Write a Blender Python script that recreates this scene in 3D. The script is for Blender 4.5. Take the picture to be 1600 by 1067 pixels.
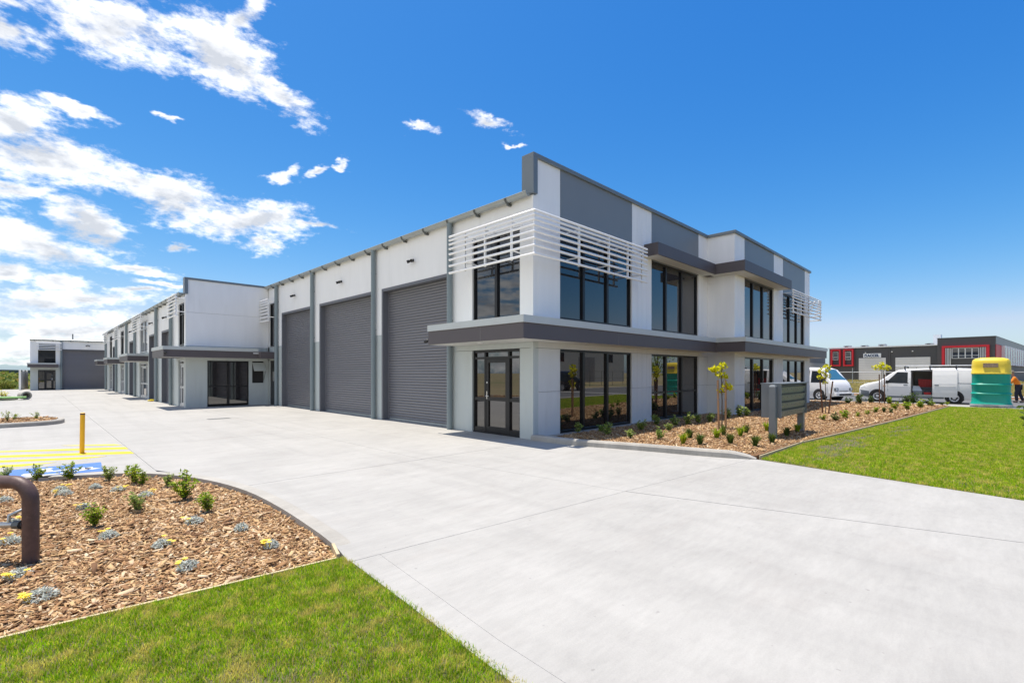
import bpy, math, random
import numpy as np
from mathutils import Vector, Matrix
random.seed(7); rng = np.random.default_rng(11)
for o in list(bpy.data.objects): bpy.data.objects.remove(o)
scene = bpy.context.scene
col = scene.collection

# ------------------------------------------------------------------ camera
HEAD = math.radians(45.1)
CAM = (-8.961, -8.236, 1.7)
cd = bpy.data.cameras.new('camera'); cam = bpy.data.objects.new('camera', cd); col.objects.link(cam)
cam.location = CAM
cam.rotation_euler = (math.radians(90), 0, HEAD - math.radians(90))
cd.sensor_width = 36; cd.lens = 36 * 751 / 1600; cd.shift_y = 48.5 / 1600
cd.clip_start = 0.05; cd.clip_end = 12000
scene.camera = cam

# ------------------------------------------------------------------ light
EXPO = 1.72; SKY = 0.15
SUN = Vector((-0.03, 0.21, 1.0)).normalized()
sl = bpy.data.lights.new('sun', 'SUN'); sl.energy = 2.0; sl.angle = math.radians(0.53); sl.color = (1.0, 0.93, 0.83)
so = bpy.data.objects.new('sun', sl); col.objects.link(so)
so.rotation_euler = SUN.to_track_quat('Z', 'Y').to_euler(); so.location = (0, 0, 60)
scene.view_settings.view_transform = 'Standard'; scene.view_settings.look = 'None'
scene.view_settings.gamma = 1.0; scene.view_settings.use_curve_mapping = False
scene.view_settings.exposure = EXPO
try:
    scene.cycles.max_bounces = 8; scene.cycles.diffuse_bounces = 4
except Exception: pass

# ------------------------------------------------------------------ world: sky with clouds
world = bpy.data.worlds.new('World'); scene.world = world; world.use_nodes = True
nt = world.node_tree; nt.nodes.clear()
def N(t, **kw):
    n = nt.nodes.new(t)
    for k, v in kw.items(): setattr(n, k, v)
    return n
def lk(a, b): nt.links.new(a, b)
def M(op, a, b=None, c=None, clamp=False):
    n = N('ShaderNodeMath', operation=op); n.use_clamp = clamp
    for i, v in enumerate((a, b, c)):
        if v is None: continue
        if isinstance(v, (int, float)): n.inputs[i].default_value = v
        else: lk(v, n.inputs[i])
    return n.outputs[0]
def sstep(v, a, b):
    n = N('ShaderNodeMapRange', interpolation_type='SMOOTHSTEP')
    lk(v, n.inputs[0]); n.inputs[1].default_value = a; n.inputs[2].default_value = b
    return n.outputs[0]
def noise(vec, scale, detail=6, rough=.55, dist=0.0):
    n = N('ShaderNodeTexNoise'); lk(vec, n.inputs['Vector'])
    n.inputs['Scale'].default_value = scale; n.inputs['Detail'].default_value = detail
    n.inputs['Roughness'].default_value = rough; n.inputs['Distortion'].default_value = dist
    return n
sky = N('ShaderNodeTexSky', sky_type='NISHITA'); sky.sun_disc = False
sky.sun_elevation = math.asin(SUN.z); sky.sun_rotation = math.atan2(SUN.x, SUN.y)
sky.air_density = 1.0; sky.dust_density = 0.6; sky.ozone_density = 2.5
# deepen the blue of this clear, dry air: a gamma on each channel
K = 0.2018; ss = N('ShaderNodeSeparateColor'); lk(sky.outputs[0], ss.inputs[0]); hs = N('ShaderNodeCombineColor')
KO = SKY * 2 ** EXPO; chan = []
for i, (gm, am) in enumerate(((2.45, .93), (1.28, .655), (.66, .82))):
    chan.append(M('MULTIPLY', M('POWER', M('MULTIPLY', ss.outputs[i], K), gm), am / KO))
chan[2] = M('MINIMUM', chan[2], .97 / KO); chan[1] = M('MINIMUM', chan[1], .80 / KO); chan[0] = M('MINIMUM', M('MINIMUM', chan[0], M('MULTIPLY', chan[1], .79)), .66 / KO)
for i in range(3): lk(chan[i], hs.inputs[i])
tc = N('ShaderNodeTexCoord'); D = tc.outputs['Generated']
sp = N('ShaderNodeSeparateXYZ'); lk(D, sp.inputs[0])
el = M('ARCSINE', sp.outputs[2]); az = M('ARCTAN2', sp.outputs[1], sp.outputs[0])
av = N('ShaderNodeCombineXYZ'); lk(az, av.inputs[0]); lk(el, av.inputs[1])
# stretch clouds flat towards the horizon
zs = N('ShaderNodeVectorMath', operation='MULTIPLY'); lk(D, zs.inputs[0]); zs.inputs[1].default_value = (1, 1, 2.2)
wob = noise(zs.outputs[0], 7, 5, .6)
wv = N('ShaderNodeVectorMath', operation='SUBTRACT'); lk(wob.outputs['Color'], wv.inputs[0]); wv.inputs[1].default_value = (.5, .5, .5)
ws = N('ShaderNodeVectorMath', operation='SCALE'); lk(wv.outputs[0], ws.inputs[0]); ws.inputs['Scale'].default_value = .085
wa = N('ShaderNodeVectorMath', operation='ADD'); lk(av.outputs[0], wa.inputs[0]); lk(ws.outputs[0], wa.inputs[1])
def azel(px, py):
    a = (px - 800) / 751; c, s = math.cos(HEAD), math.sin(HEAD)
    r = (c + a * s, s - a * c, (582 - py) / 751)
    return math.atan2(r[1], r[0]), math.atan2(r[2], math.hypot(r[0], r[1]))
CLOUDS = [  # the clouds of this sky: two ends and a half-thickness
 ((70, 10), (280, 75), 40), ((310, 55), (400, 115), 50), ((395, 120), (480, 185), 20), ((400, 15), (350, 50), 16),
 ((-40, 40), (50, 62), 18), ((-40, 0), (40, 20), 14), ((60, 165), (155, 190), 11), ((-40, 170), (60, 195), 18),
 ((-40, 215), (160, 270), 46), ((150, 265), (320, 330), 30), ((330, 340), (460, 350), 26), ((440, 345), (540, 362), 10),
 ((385, 378), (440, 382), 12), ((-40, 300), (60, 310), 16), ((80, 335), (205, 372), 20), ((-40, 365), (150, 405), 32),
 ((60, 435), (140, 458), 15), ((180, 415), (265, 425), 10), ((255, 380), (296, 380), 8), ((425, 282), (462, 270), 10),
 ((490, 274), (512, 264), 8), ((525, 263), (548, 260), 6), ((632, 205), (672, 203), 8), ((732, 183), (788, 207), 13),
 ((782, 226), (810, 229), 4), ((-60, 478), (250, 470), 14), ((-60, 508), (230, 513), 14), ((-60, 545), (200, 536), 14),
 ((-60, 565), (120, 560), 7), ((175, 462), (262, 455), 8), ((-40, 430), (50, 436), 14), ((240, 185), (280, 190), 5),
 ((-40, 285), (40, 300), 14), ((1440, 545), (1560, 548), 4), ((220, 440), (300, 446), 6)]
best = None
for p1, p2, r in CLOUDS:
    r = r * (.72 if r < 14 else 1.0)
    a1, e1 = azel(*p1); a2, e2 = azel(*p2)
    am, em = azel((p1[0] + p2[0]) / 2, (p1[1] + p2[1]) / 2); _, eu = azel((p1[0] + p2[0]) / 2, (p1[1] + p2[1]) / 2 - r)
    mp = N('ShaderNodeMapping', vector_type='TEXTURE'); lk(wa.outputs[0], mp.inputs['Vector'])
    mp.inputs['Location'].default_value = ((a1 + a2) / 2, (e1 + e2) / 2, 0)
    mp.inputs['Rotation'].default_value = (0, 0, math.atan2(e2 - e1, a2 - a1))
    mp.inputs['Scale'].default_value = (math.hypot(a2 - a1, e2 - e1) / 2 + (eu - em), (eu - em) * 1.25, 1)
    ln = N('ShaderNodeVectorMath', operation='LENGTH'); lk(mp.outputs[0], ln.inputs[0])
    v = M('SUBTRACT', 1.0, ln.outputs['Value'])
    best = v if best is None else M('MAXIMUM', best, v)
# unseen broken cloud north-west, west and south, thickened to brighten shaded walls; thinner east
pl = N('ShaderNodeVectorMath', operation='DIVIDE'); lk(D, pl.inputs[0])
zc = M('MAXIMUM', sp.outputs[2], .06); zz = N('ShaderNodeCombineXYZ')
for i in range(3): lk(zc, zz.inputs[i])
lk(zz.outputs[0], pl.inputs[1])
gen = noise(pl.outputs[0], 1.1, 5, .55)
east = M('COSINE', M('SUBTRACT', az, -.15)); east = sstep(east, -.2, .5)
inview = M('COSINE', M('SUBTRACT', az, .787)); inview = sstep(inview, .60, .68)
g0 = M('SUBTRACT', M('MULTIPLY', M('SUBTRACT', gen.outputs['Fac'], .41), 5.0), M('MULTIPLY', east, 1.7))
g0 = M('SUBTRACT', g0, M('MULTIPLY', inview, 6.0))
g0 = M('SUBTRACT', g0, M('MULTIPLY', sstep(el, .75, 1.2), 4.0))
best = M('MAXIMUM', best, g0)
fb = noise(zs.outputs[0], 13, 8, .62)
fb2 = noise(zs.outputs[0], 4.5, 4, .5)
fine = noise(zs.outputs[0], 48, 6, .65)
dens = M('ADD', M('ADD', M('MULTIPLY', best, 1.1), .04), M('ADD', M('MULTIPLY', M('SUBTRACT', fb.outputs['Fac'], .5), 2.1), M('MULTIPLY', M('SUBTRACT', fine.outputs['Fac'], .5), 1.9)))
alpha = sstep(dens, -.22, .85)
up = N('ShaderNodeVectorMath', operation='ADD'); lk(zs.outputs[0], up.inputs[0]); up.inputs[1].default_value = (0.0, .012, .05)
fbu = noise(up.outputs[0], 13, 8, .62)
lit = M('MULTIPLY', M('SUBTRACT', fb.outputs['Fac'], fbu.outputs['Fac']), 2.6)      # sunlit tops against shaded bases
shade = M('SUBTRACT', M('ADD', M('MULTIPLY', sstep(best, .15, .9), .78), M('MULTIPLY', M('SUBTRACT', fb2.outputs['Fac'], .55), 1.6)), lit, clamp=True)
cmix = N('ShaderNodeMix', data_type='RGBA'); lk(shade, cmix.inputs[0])
CW = 1.35 / KO
cmix.inputs[6].default_value = (CW, CW, CW, 1); cmix.inputs[7].default_value = (CW * .53, CW * .555, CW * .60, 1)
smix = N('ShaderNodeMix', data_type='RGBA'); lk(M('MULTIPLY', alpha, M('MULTIPLY', .96, sstep(el, -.01, .01))), smix.inputs[0])
lk(hs.outputs[0], smix.inputs[6]); lk(cmix.outputs[2], smix.inputs[7])
bg = N('ShaderNodeBackground'); bg.inputs['Strength'].default_value = SKY
wo = N('ShaderNodeOutputWorld'); lk(smix.outputs[2], bg.inputs['Color']); lk(bg.outputs[0], wo.inputs['Surface'])

# ------------------------------------------------------------------ materials
MAT = {}
def mat(name, color, rough=.6, metal=0.0, var=0.0, vscale=3.0, bump=0.0, bscale=60.0, island=None, spec=None, stretch=None, objvar=0.0, ior=None, extra=None, dirt=None, translucent=0.0):
    """procedural principled material: noise variation of colour, noise bump, per-island ramp"""
    m = bpy.data.materials.new(name); m.use_nodes = True; t = m.node_tree; b = t.nodes['Principled BSDF']
    c4 = (*color, 1)
    b.inputs['Roughness'].default_value = rough; b.inputs['Metallic'].default_value = metal
    b.inputs['Base Color'].default_value = c4
    if spec is not None: b.inputs['Specular IOR Level'].default_value = spec
    if ior: b.inputs['IOR'].default_value = ior
    tcn = t.nodes.new('ShaderNodeTexCoord'); geo = t.nodes.new('ShaderNodeNewGeometry')
    vec = geo.outputs['Position']
    if stretch:
        mpn = t.nodes.new('ShaderNodeMapping'); t.links.new(vec, mpn.inputs['Vector']); mpn.inputs['Scale'].default_value = stretch; svec = mpn.outputs[0]
    else: svec = vec
    out = None
    if island:
        r = t.nodes.new('ShaderNodeValToRGB'); t.links.new(geo.outputs['Random Per Island'], r.inputs[0])
        e = r.color_ramp.elements
        while len(e) < len(island): e.new(.5)
        for i, c in enumerate(island): e[i].position = i / max(1, len(island) - 1); e[i].color = (*c, 1)
        out = r.outputs[0]
    def nz(v, s, d=5, ro=.55):
        n = t.nodes.new('ShaderNodeTexNoise'); t.links.new(v, n.inputs['Vector']); n.inputs['Scale'].default_value = s
        n.inputs['Detail'].default_value = d; n.inputs['Roughness'].default_value = ro; return n.outputs['Fac']
    def mul(colsock, facsock, lo, hi):
        mr = t.nodes.new('ShaderNodeMapRange'); t.links.new(facsock, mr.inputs[0]); mr.inputs[1].default_value = .25; mr.inputs[2].default_value = .75
        mr.inputs[3].default_value = lo; mr.inputs[4].default_value = hi
        vm = t.nodes.new('ShaderNodeVectorMath'); vm.operation = 'SCALE'
        if colsock is None: vm.inputs[0].default_value = color
        else: t.links.new(colsock, vm.inputs[0])
        t.links.new(mr.outputs[0], vm.inputs['Scale']); return vm.outputs[0]
    if var: out = mul(out, nz(svec, vscale), 1 - var, 1 + var)
    if dirt:   # a second colour in noise patches: (colour, scale, low, high, amount)
        dc, ds, lo, hi, am = dirt
        f = t.nodes.new('ShaderNodeMapRange'); f.interpolation_type = 'SMOOTHSTEP'; t.links.new(nz(svec, ds, 6, .6), f.inputs[0]); f.inputs[1].default_value = lo; f.inputs[2].default_value = hi; f.inputs[4].default_value = am
        mx = t.nodes.new('ShaderNodeMix'); mx.data_type = 'RGBA'; t.links.new(f.outputs[0], mx.inputs[0])
        if out is None: mx.inputs[6].default_value = c4
        else: t.links.new(out, mx.inputs[6])
        mx.inputs[7].default_value = (*dc, 1); out = mx.outputs[2]
    if objvar:
        oi = t.nodes.new('ShaderNodeObjectInfo')
        mr = t.nodes.new('ShaderNodeMapRange'); t.links.new(oi.outputs['Random'], mr.inputs[0]); mr.inputs[3].default_value = 1 - objvar; mr.inputs[4].default_value = 1 + objvar
        vm = t.nodes.new('ShaderNodeVectorMath'); vm.operation = 'SCALE'
        if out is None: vm.inputs[0].default_value = color
        else: t.links.new(out, vm.inputs[0])
        t.links.new(mr.outputs[0], vm.inputs['Scale']); out = vm.outputs[0]
    if out is not None: t.links.new(out, b.inputs['Base Color'])
    if bump:
        bn = t.nodes.new('ShaderNodeBump'); bn.inputs['Strength'].default_value = bump; bn.inputs['Distance'].default_value = .02
        t.links.new(nz(svec, bscale, 6, .6), bn.inputs['Height']); t.links.new(bn.outputs[0], b.inputs['Normal'])
    if translucent:      # light shining through thin leaves
        tb = t.nodes.new('ShaderNodeBsdfTranslucent'); ms = t.nodes.new('ShaderNodeMixShader'); ms.inputs[0].default_value = translucent
        if out is not None: t.links.new(out, tb.inputs['Color'])
        else: tb.inputs['Color'].default_value = c4
        t.links.new(b.outputs[0], ms.inputs[1]); t.links.new(tb.outputs[0], ms.inputs[2]); t.links.new(ms.outputs[0], t.nodes['Material Output'].inputs['Surface'])
    MAT[name] = m
    return m
mat('white_wall', (.87, .86, .83), .55, var=.03, vscale=1.5, bump=.05, bscale=12, stretch=(2, 2, .3), dirt=((.74, .73, .69), 1.6, .52, .8, .45))
mat('grey_wall', (.49, .53, .51), .55, var=.04, vscale=1.5, bump=.05, bscale=12, stretch=(2, 2, .3), dirt=((.40, .42, .40), 1.6, .52, .8, .45))
mat('board_grey', (.60, .61, .60), .5, var=.03, vscale=2, bump=.04, bscale=14, stretch=(2, 2, .3), objvar=.016, dirt=((.50, .505, .49), 1.6, .52, .8, .45))
mat('board_white', (.87, .86, .84), .5, var=.03, vscale=2, bump=.04, bscale=14, stretch=(2, 2, .3), objvar=.014, dirt=((.75, .745, .72), 1.6, .52, .8, .4))
mat('parapet_grey', (.20, .217, .228), .45, var=.04, vscale=.8, bump=.04, bscale=20)
mat('capping_grey', (.16, .19, .21), .4, var=.03)
mat('flashing', (.50, .53, .51), .4, var=.04, vscale=2)
mat('fascia_dark', (.092, .078, .080), .5, var=.06, vscale=1.2, bump=.03, bscale=15)
mat('soffit', (.62, .62, .58), .7, var=.02)
mat('pipe_grey', (.20, .245, .255), .42, var=.04)
mat('gutter_metal', (.36, .39, .385), .38, metal=.35, var=.06)
mat('bracket_metal', (.13, .14, .135), .45, metal=.5)
mat('roller', (.19, .19, .205), .38, metal=.2, var=.05, vscale=1.0, stretch=(.3, .3, 3))
mat('surround', (.13, .135, .15), .5, var=.04)
mat('frame_black', (.012, .012, .013), .35, spec=.4)
mat('frame_silver', (.55, .56, .57), .35, metal=.6)
mat('louvre_white', (.88, .875, .86), .4, var=.015)
mat('steel', (.6, .6, .6), .25, metal=1.0)
mat('black_plastic', (.015, .015, .016), .45)
mat('roofing', (.42, .44, .45), .45, metal=.3)
g_ = mat('glass', (.010, .012, .016), .015, spec=.5, ior=1.85)
mat('glass_bronze', (.014, .011, .010), .012, spec=.5, ior=2.2)
mat('car_glass', (.012, .016, .018), .02, ior=1.42)
mat('windscreen', (.05, .16, .24), .03, ior=1.7)
def concrete_mat(name, base, amt=1.0):
    m = mat(name, base, .82, bump=.14, bscale=55, objvar=.015); t = m.node_tree; b = t.nodes['Principled BSDF']
    geo = t.nodes.new('ShaderNodeNewGeometry'); old = b.inputs['Base Color'].links[0].from_socket
    def nz(scale, st, d=5, ro=.6, rot=0.0):
        mp = t.nodes.new('ShaderNodeMapping'); t.links.new(geo.outputs['Position'], mp.inputs['Vector']); mp.inputs['Scale'].default_value = st; mp.inputs['Rotation'].default_value = (0, 0, rot)
        n = t.nodes.new('ShaderNodeTexNoise'); t.links.new(mp.outputs[0], n.inputs['Vector']); n.inputs['Scale'].default_value = scale; n.inputs['Detail'].default_value = d; n.inputs['Roughness'].default_value = ro; return n.outputs['Fac']
    def mul(c, f, f0, f1, lo, hi):
        mr = t.nodes.new('ShaderNodeMapRange'); t.links.new(f, mr.inputs[0]); mr.inputs[1].default_value = f0; mr.inputs[2].default_value = f1
        for k, v in ((3, lo), (4, hi)): mr.inputs[k].default_value = 1 + (v - 1) * amt
        vm = t.nodes.new('ShaderNodeVectorMath'); vm.operation = 'SCALE'; t.links.new(c, vm.inputs[0]); t.links.new(mr.outputs[0], vm.inputs['Scale']); return vm.outputs[0]
    c = mul(old, nz(.45, (1, 1, 1)), .3, .7, .90, 1.06)            # broad cloudy tone
    c = mul(c, nz(1.1, (1, 3.5, 1), 6, .65, .35), .35, .7, 1.05, .93)   # float and broom streaks
    c = mul(c, nz(5, (1, 4, 1), 5, .7, -.2), .4, .68, 1.03, .95)
    c = mul(c, nz(1.0, (2.2, .16, 1), 4, .55, .12), .5, .72, 1.02, .93)   # faint wheel tracks along the drive
    c = mul(c, nz(2.4, (1, 1, 1), 7, .7), .56, .7, 1.0, .93)         # water stains
    c = mul(c, nz(90, (1, 1, 1), 3, .7), .3, .7, .95, 1.05)        # grain
    c = mul(c, nz(14, (1, 1, 1), 2, .4), .74, .77, 1.0, .80)         # small dark spots
    f = t.nodes.new('ShaderNodeMapRange'); f.interpolation_type = 'SMOOTHSTEP'; t.links.new(nz(.8, (1, 1.8, 1), 6, .62, .6), f.inputs[0]); f.inputs[1].default_value = .52; f.inputs[2].default_value = .75; f.inputs[4].default_value = .35 * amt
    mx = t.nodes.new('ShaderNodeMix'); mx.data_type = 'RGBA'; t.links.new(f.outputs[0], mx.inputs[0]); t.links.new(c, mx.inputs[6]); mx.inputs[7].default_value = (base[0] * .86, base[1] * .82, base[2] * .80, 1)
    t.links.new(mx.outputs[2], b.inputs['Base Color']); return m
concrete_mat('concrete', (.358, .347, .322))
concrete_mat('kerb_concrete', (.36, .34, .30), 1.4)
mat('joint', (.24, .23, .22), .9)
mat('asphalt', (.13, .128, .125), .9, var=.12, vscale=2, bump=.3, bscale=120)
mat('mulch_soil', (.22, .115, .05), .95, var=.4, vscale=24, bump=1.0, bscale=38, dirt=((.10, .05, .024), 14, .45, .65, .8))
mat('chips', (.4, .27, .15), .85, island=[(.13, .06, .024), (.33, .175, .07), (.20, .095, .04), (.47, .285, .125), (.57, .385, .19), (.40, .22, .095), (.68, .53, .34), (.28, .14, .06)])
mat('lawn_base', (.11, .10, .045), .95, var=.35, vscale=6, bump=.9, bscale=70, dirt=((.19, .155, .09), 4, .5, .7, .85))
mat('blades', (.1, .2, .02), .55, spec=.08, translucent=.5, var=.36, vscale=8, island=[(.14, .27, .008), (.23, .44, .012), (.31, .53, .014), (.45, .62, .02), (.62, .63, .05), (.76, .62, .18)], dirt=((.80, .64, .19), 4.5, .50, .64, .7))
mat('dry_ground', (.30, .24, .12), .95, var=.25, vscale=.25, bump=.6, bscale=8, dirt=((.12, .15, .04), .12, .48, .65, .8))
mat('dry_grass', (.4, .3, .13), .8, spec=.15, translucent=.3, island=[(.50, .38, .16), (.42, .32, .12), (.27, .28, .07), (.6, .47, .22), (.2, .25, .05)])
mat('leaf_green', (.1, .17, .03), .45, spec=.15, translucent=.42, island=[(.13, .23, .018), (.21, .33, .022), (.33, .43, .025), (.48, .50, .035)])
mat('leaf_light', (.2, .3, .1), .45, spec=.15, translucent=.4, island=[(.13, .21, .04), (.23, .33, .06), (.36, .44, .11), (.48, .52, .2)])
mat('leaf_dark', (.04, .08, .02), .45, spec=.15, translucent=.3, island=[(.04, .08, .02), (.08, .13, .025), (.14, .18, .035)])
mat('leaf_yellow', (.5, .5, .03), .5, spec=.15, translucent=.45, island=[(.5, .52, .02), (.68, .66, .02), (.8, .74, .03), (.4, .46, .03)])
mat('leaf_silver', (.3, .34, .33), .8, spec=.1, translucent=.25, island=[(.42, .46, .40), (.55, .58, .52), (.68, .7, .64)])
mat('flower_yellow', (.85, .62, .02), .5, island=[(.85, .60, .01), (.9, .72, .04)])
mat('bark', (.12, .09, .065), .9, var=.2, vscale=15, bump=.4, bscale=40)
mat('timber', (.45, .27, .14), .75, var=.15, vscale=6, bump=.2, bscale=30, stretch=(1, 1, .2))
mat('stake_dark', (.17, .08, .04), .8, var=.2, vscale=9)
mat('pine_edging', (.52, .42, .26), .8, var=.15, vscale=5, bump=.2, bscale=30)
mat('rust_pipe', (.105, .062, .052), .5, metal=.1, var=.25, vscale=14, bump=.12, bscale=50, dirt=((.19, .12, .10), 25, .55, .7, .6))
mat('galv', (.5, .51, .51), .35, metal=.8, var=.1, vscale=12)
mat('yellow_paint', (.88, .46, .01), .5, var=.05, vscale=6)
mat('line_yellow', (.66, .52, .012), .7, var=.06, vscale=5, dirt=((.5, .43, .15), 9, .55, .75, .5))
mat('line_blue', (.07, .17, .46), .7, var=.08, vscale=5)
mat('line_white', (.62, .61, .58), .7, var=.05, vscale=8)
mat('mail_grey', (.165, .185, .20), .42, var=.03)
mat('mail_door', (.165, .19, .20), .4, var=.03, objvar=.05)
mat('van_white', (.82, .81, .79), .28, var=.01)
mat('suv_dark', (.012, .013, .016), .2)
mat('tyre', (.015, .015, .015), .85)
mat('rim', (.62, .62, .63), .4, metal=.2)
mat('van_plastic', (.16, .18, .20), .6)
mat('interior', (.03, .028, .028), .9)
mat('interior_wall', (.30, .30, .29), .8)
mat('lamp_lens', (.75, .77, .78), .1)
mat('lamp_amber', (.7, .25, .02), .2)
mat('red_plastic', (.45, .02, .025), .45, var=.1, vscale=10)
mat('toolbox', (.18, .21, .23), .5)
mat('loo_green', (.0, .32, .235), .38, var=.05, vscale=2)
mat('loo_yellow', (.86, .64, .05), .4, var=.04, vscale=2)
mat('loo_base', (.36, .38, .39), .6, var=.06)
mat('sign_tan', (.38, .27, .2), .6, var=.4, vscale=26)
mat('accel_grey', (.075, .075, .08), .6, var=.04)
mat('accel_red', (.58, .014, .028), .45)
mat('door_pale', (.66, .66, .66), .5, var=.02)
mat('blue_white', (.72, .75, .78), .5)
mat('sign_blue', (.02, .05, .13), .5)
mat('skin', (.42, .22, .14), .6)
mat('hivis', (.88, .24, .01), .7)
mat('navy', (.02, .022, .035), .85)
mat('hat', (.2, .17, .13), .85)
mat('green_wrap', (.20, .42, .11), .5, var=.15, vscale=8)
mat('hill', (.05, .085, .085), .95, var=.15, vscale=.01)  # blue-green puts the distance haze into the colour
mat('eucalypt', (.07, .1, .03), .6, spec=.15, translucent=.3, island=[(.05, .085, .015), (.10, .15, .02), (.17, .21, .035), (.26, .28, .05), (.28, .19, .05)])
mat('shed_grey', (.30, .31, .32), .6, var=.05)

# ------------------------------------------------------------------ helpers
WL = {}                                     # world location of every thing or part origin
def put(o, name, parent, loc):
    col.objects.link(o)
    if parent is not None:
        o.parent = parent; p = WL.get(parent.name, Vector((0, 0, 0)))
        o.location = Vector(loc) - p
    else: o.location = loc
    WL[o.name] = Vector(loc)
    return o
def tag(o, label=None, cat=None, group=None, kind=None):
    if label: o['label'] = label
    if cat: o['category'] = cat
    if group: o['group'] = group
    if kind: o['kind'] = kind
    return o
def thing(name, label, cat, loc=(0, 0, 0), group=None):
    o = bpy.data.objects.new(name, None); o.empty_display_size = .2
    put(o, name, None, loc); return tag(o, label, cat, group)
class MB:
    """collects shapes in world space; build() links them as one mesh object"""
    def __init__(s): s.v = []; s.f = []
    def add(s, vs, fs):
        n = len(s.v); s.v += [tuple(v) for v in vs]; s.f += [tuple(i + n for i in f) for f in fs]; return s
    def box(s, x0, x1, y0, y1, z0, z1):
        x0, x1 = min(x0, x1), max(x0, x1); y0, y1 = min(y0, y1), max(y0, y1); z0, z1 = min(z0, z1), max(z0, z1)
        return s.add([(x0, y0, z0), (x1, y0, z0), (x1, y1, z0), (x0, y1, z0), (x0, y0, z1), (x1, y0, z1), (x1, y1, z1), (x0, y1, z1)],
                     [(0, 3, 2, 1), (4, 5, 6, 7), (0, 1, 5, 4), (1, 2, 6, 5), (2, 3, 7, 6), (3, 0, 4, 7)])
    def prism(s, poly, z0, z1):
        n = len(poly); a = sum(poly[i][0] * poly[(i + 1) % n][1] - poly[(i + 1) % n][0] * poly[i][1] for i in range(n))
        if a < 0: poly = poly[::-1]
        return s.add([(x, y, z0) for x, y in poly] + [(x, y, z1) for x, y in poly],
                     [tuple(range(n))[::-1], tuple(range(n, 2 * n))] + [(i, (i + 1) % n, n + (i + 1) % n, n + i) for i in range(n)])
    def rings(s, rs, cap=True, closed=True):
        n = len(rs[0]); vs = [p for r in rs for p in r]; fs = []
        for k in range(len(rs) - 1):
            for i in range(n if closed else n - 1):
                j = (i + 1) % n; fs.append((k * n + i, k * n + j, (k + 1) * n + j, (k + 1) * n + i))
        if cap: fs += [tuple(range(n))[::-1], tuple(range((len(rs) - 1) * n, len(rs) * n))]
        return s.add(vs, fs)
    def tube(s, pts, r, n=10, cap=True):
        pts = [Vector(p) for p in pts]; rs = []; rad = r if isinstance(r, (list, tuple)) else [r] * len(pts)
        prev = None
        for i, p in enumerate(pts):
            t = (pts[min(i + 1, len(pts) - 1)] - pts[max(i - 1, 0)]).normalized()
            if prev is None:
                a = Vector((0, 0, 1)) if abs(t.z) < .9 else Vector((1, 0, 0)); u = t.cross(a).normalized()
            else: u = (prev - t * prev.dot(t)).normalized()
            prev = u; w = t.cross(u)
            rs.append([p + (u * math.cos(2 * math.pi * k / n) + w * math.sin(2 * math.pi * k / n)) * rad[i] for k in range(n)])
        return s.rings(rs, cap)
    def lathe(s, c, axis, prof, n=24):
        """prof: (distance along axis, radius)"""
        a = Vector(axis).normalized(); u = a.cross(Vector((0, 0, 1)) if abs(a.z) < .9 else Vector((1, 0, 0))).normalized(); w = a.cross(u); c = Vector(c)
        return s.rings([[c + a * d + (u * math.cos(2 * math.pi * k / n) + w * math.sin(2 * math.pi * k / n)) * r for k in range(n)] for d, r in prof])
    def build(s, name, m, parent=None, loc=None, bevel=0, smooth=False, kind=None):
        me = bpy.data.meshes.new(name)
        if loc is None: loc = WL[parent.name] if parent is not None else (0, 0, 0)
        L = Vector(loc)
        me.from_pydata([(x - L.x, y - L.y, z - L.z) for x, y, z in s.v], [], s.f)
        me.materials.append(MAT[m]); me.update()
        if smooth:
            me.polygons.foreach_set('use_smooth', [True] * len(me.polygons)); me.update()
            if hasattr(me, 'set_sharp_from_angle'): me.set_sharp_from_angle(angle=math.radians(smooth if smooth is not True else 40))
        o = bpy.data.objects.new(name, me); put(o, name, parent, loc)
        if bevel:
            b = o.modifiers.new('bevel', 'BEVEL'); b.width = bevel; b.segments = 2; b.limit_method = 'ANGLE'; b.harden_normals = False
        if kind: o['kind'] = kind
        return o
def structure(mb, name, m, bevel=0): return mb.build(name, m, None, (0, 0, 0), bevel, kind='structure')
def single(mb, name, m, loc, label, cat, group=None, bevel=0, smooth=False):
    return tag(mb.build(name, m, None, loc, bevel, smooth), label, cat, group)
def fast_mesh(name, V, F, m, parent=None, loc=(0, 0, 0), kind=None):
    """V (n,3) array, F (m,k) array of equal-sided faces, world space"""
    me = bpy.data.meshes.new(name); V = np.asarray(V, dtype=np.float32) - np.array(loc, dtype=np.float32); F = np.asarray(F, dtype=np.int32)
    k = F.shape[1]; me.vertices.add(len(V)); me.vertices.foreach_set('co', V.ravel())
    me.loops.add(F.size); me.loops.foreach_set('vertex_index', F.ravel())
    me.polygons.add(len(F)); me.polygons.foreach_set('loop_start', np.arange(0, F.size, k, dtype=np.int32))
    me.update(calc_edges=True); me.materials.append(MAT[m])
    o = bpy.data.objects.new(name, me); put(o, name, parent, loc)
    if kind: o['kind'] = kind
    return o
def dup(src, loc, rz=0.0, scale=1.0, label=None):
    """copy a thing with its parts and sub-parts (shared mesh data)"""
    r = src.copy(); col.objects.link(r); r.location = loc; r.rotation_euler = (0, 0, rz); r.scale = (scale,) * 3
    if label: r['label'] = label
    for c in src.children:
        k = c.copy(); col.objects.link(k); k.parent = r
        for c2 in c.children:
            k2 = c2.copy(); col.objects.link(k2); k2.parent = k
    return r
f_, cx_, hy_ = 751., 800., 582.
def gp(px, py, z=0.0):
    """ground point seen at a place in the picture (used once to survey the site)"""
    a = (px - cx_) / f_; c, s = math.cos(HEAD), math.sin(HEAD); r = (c + a * s, s - a * c, (hy_ - py) / f_)
    t = (z - CAM[2]) / r[2]; return (CAM[0] + t * r[0], CAM[1] + t * r[1])
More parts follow.
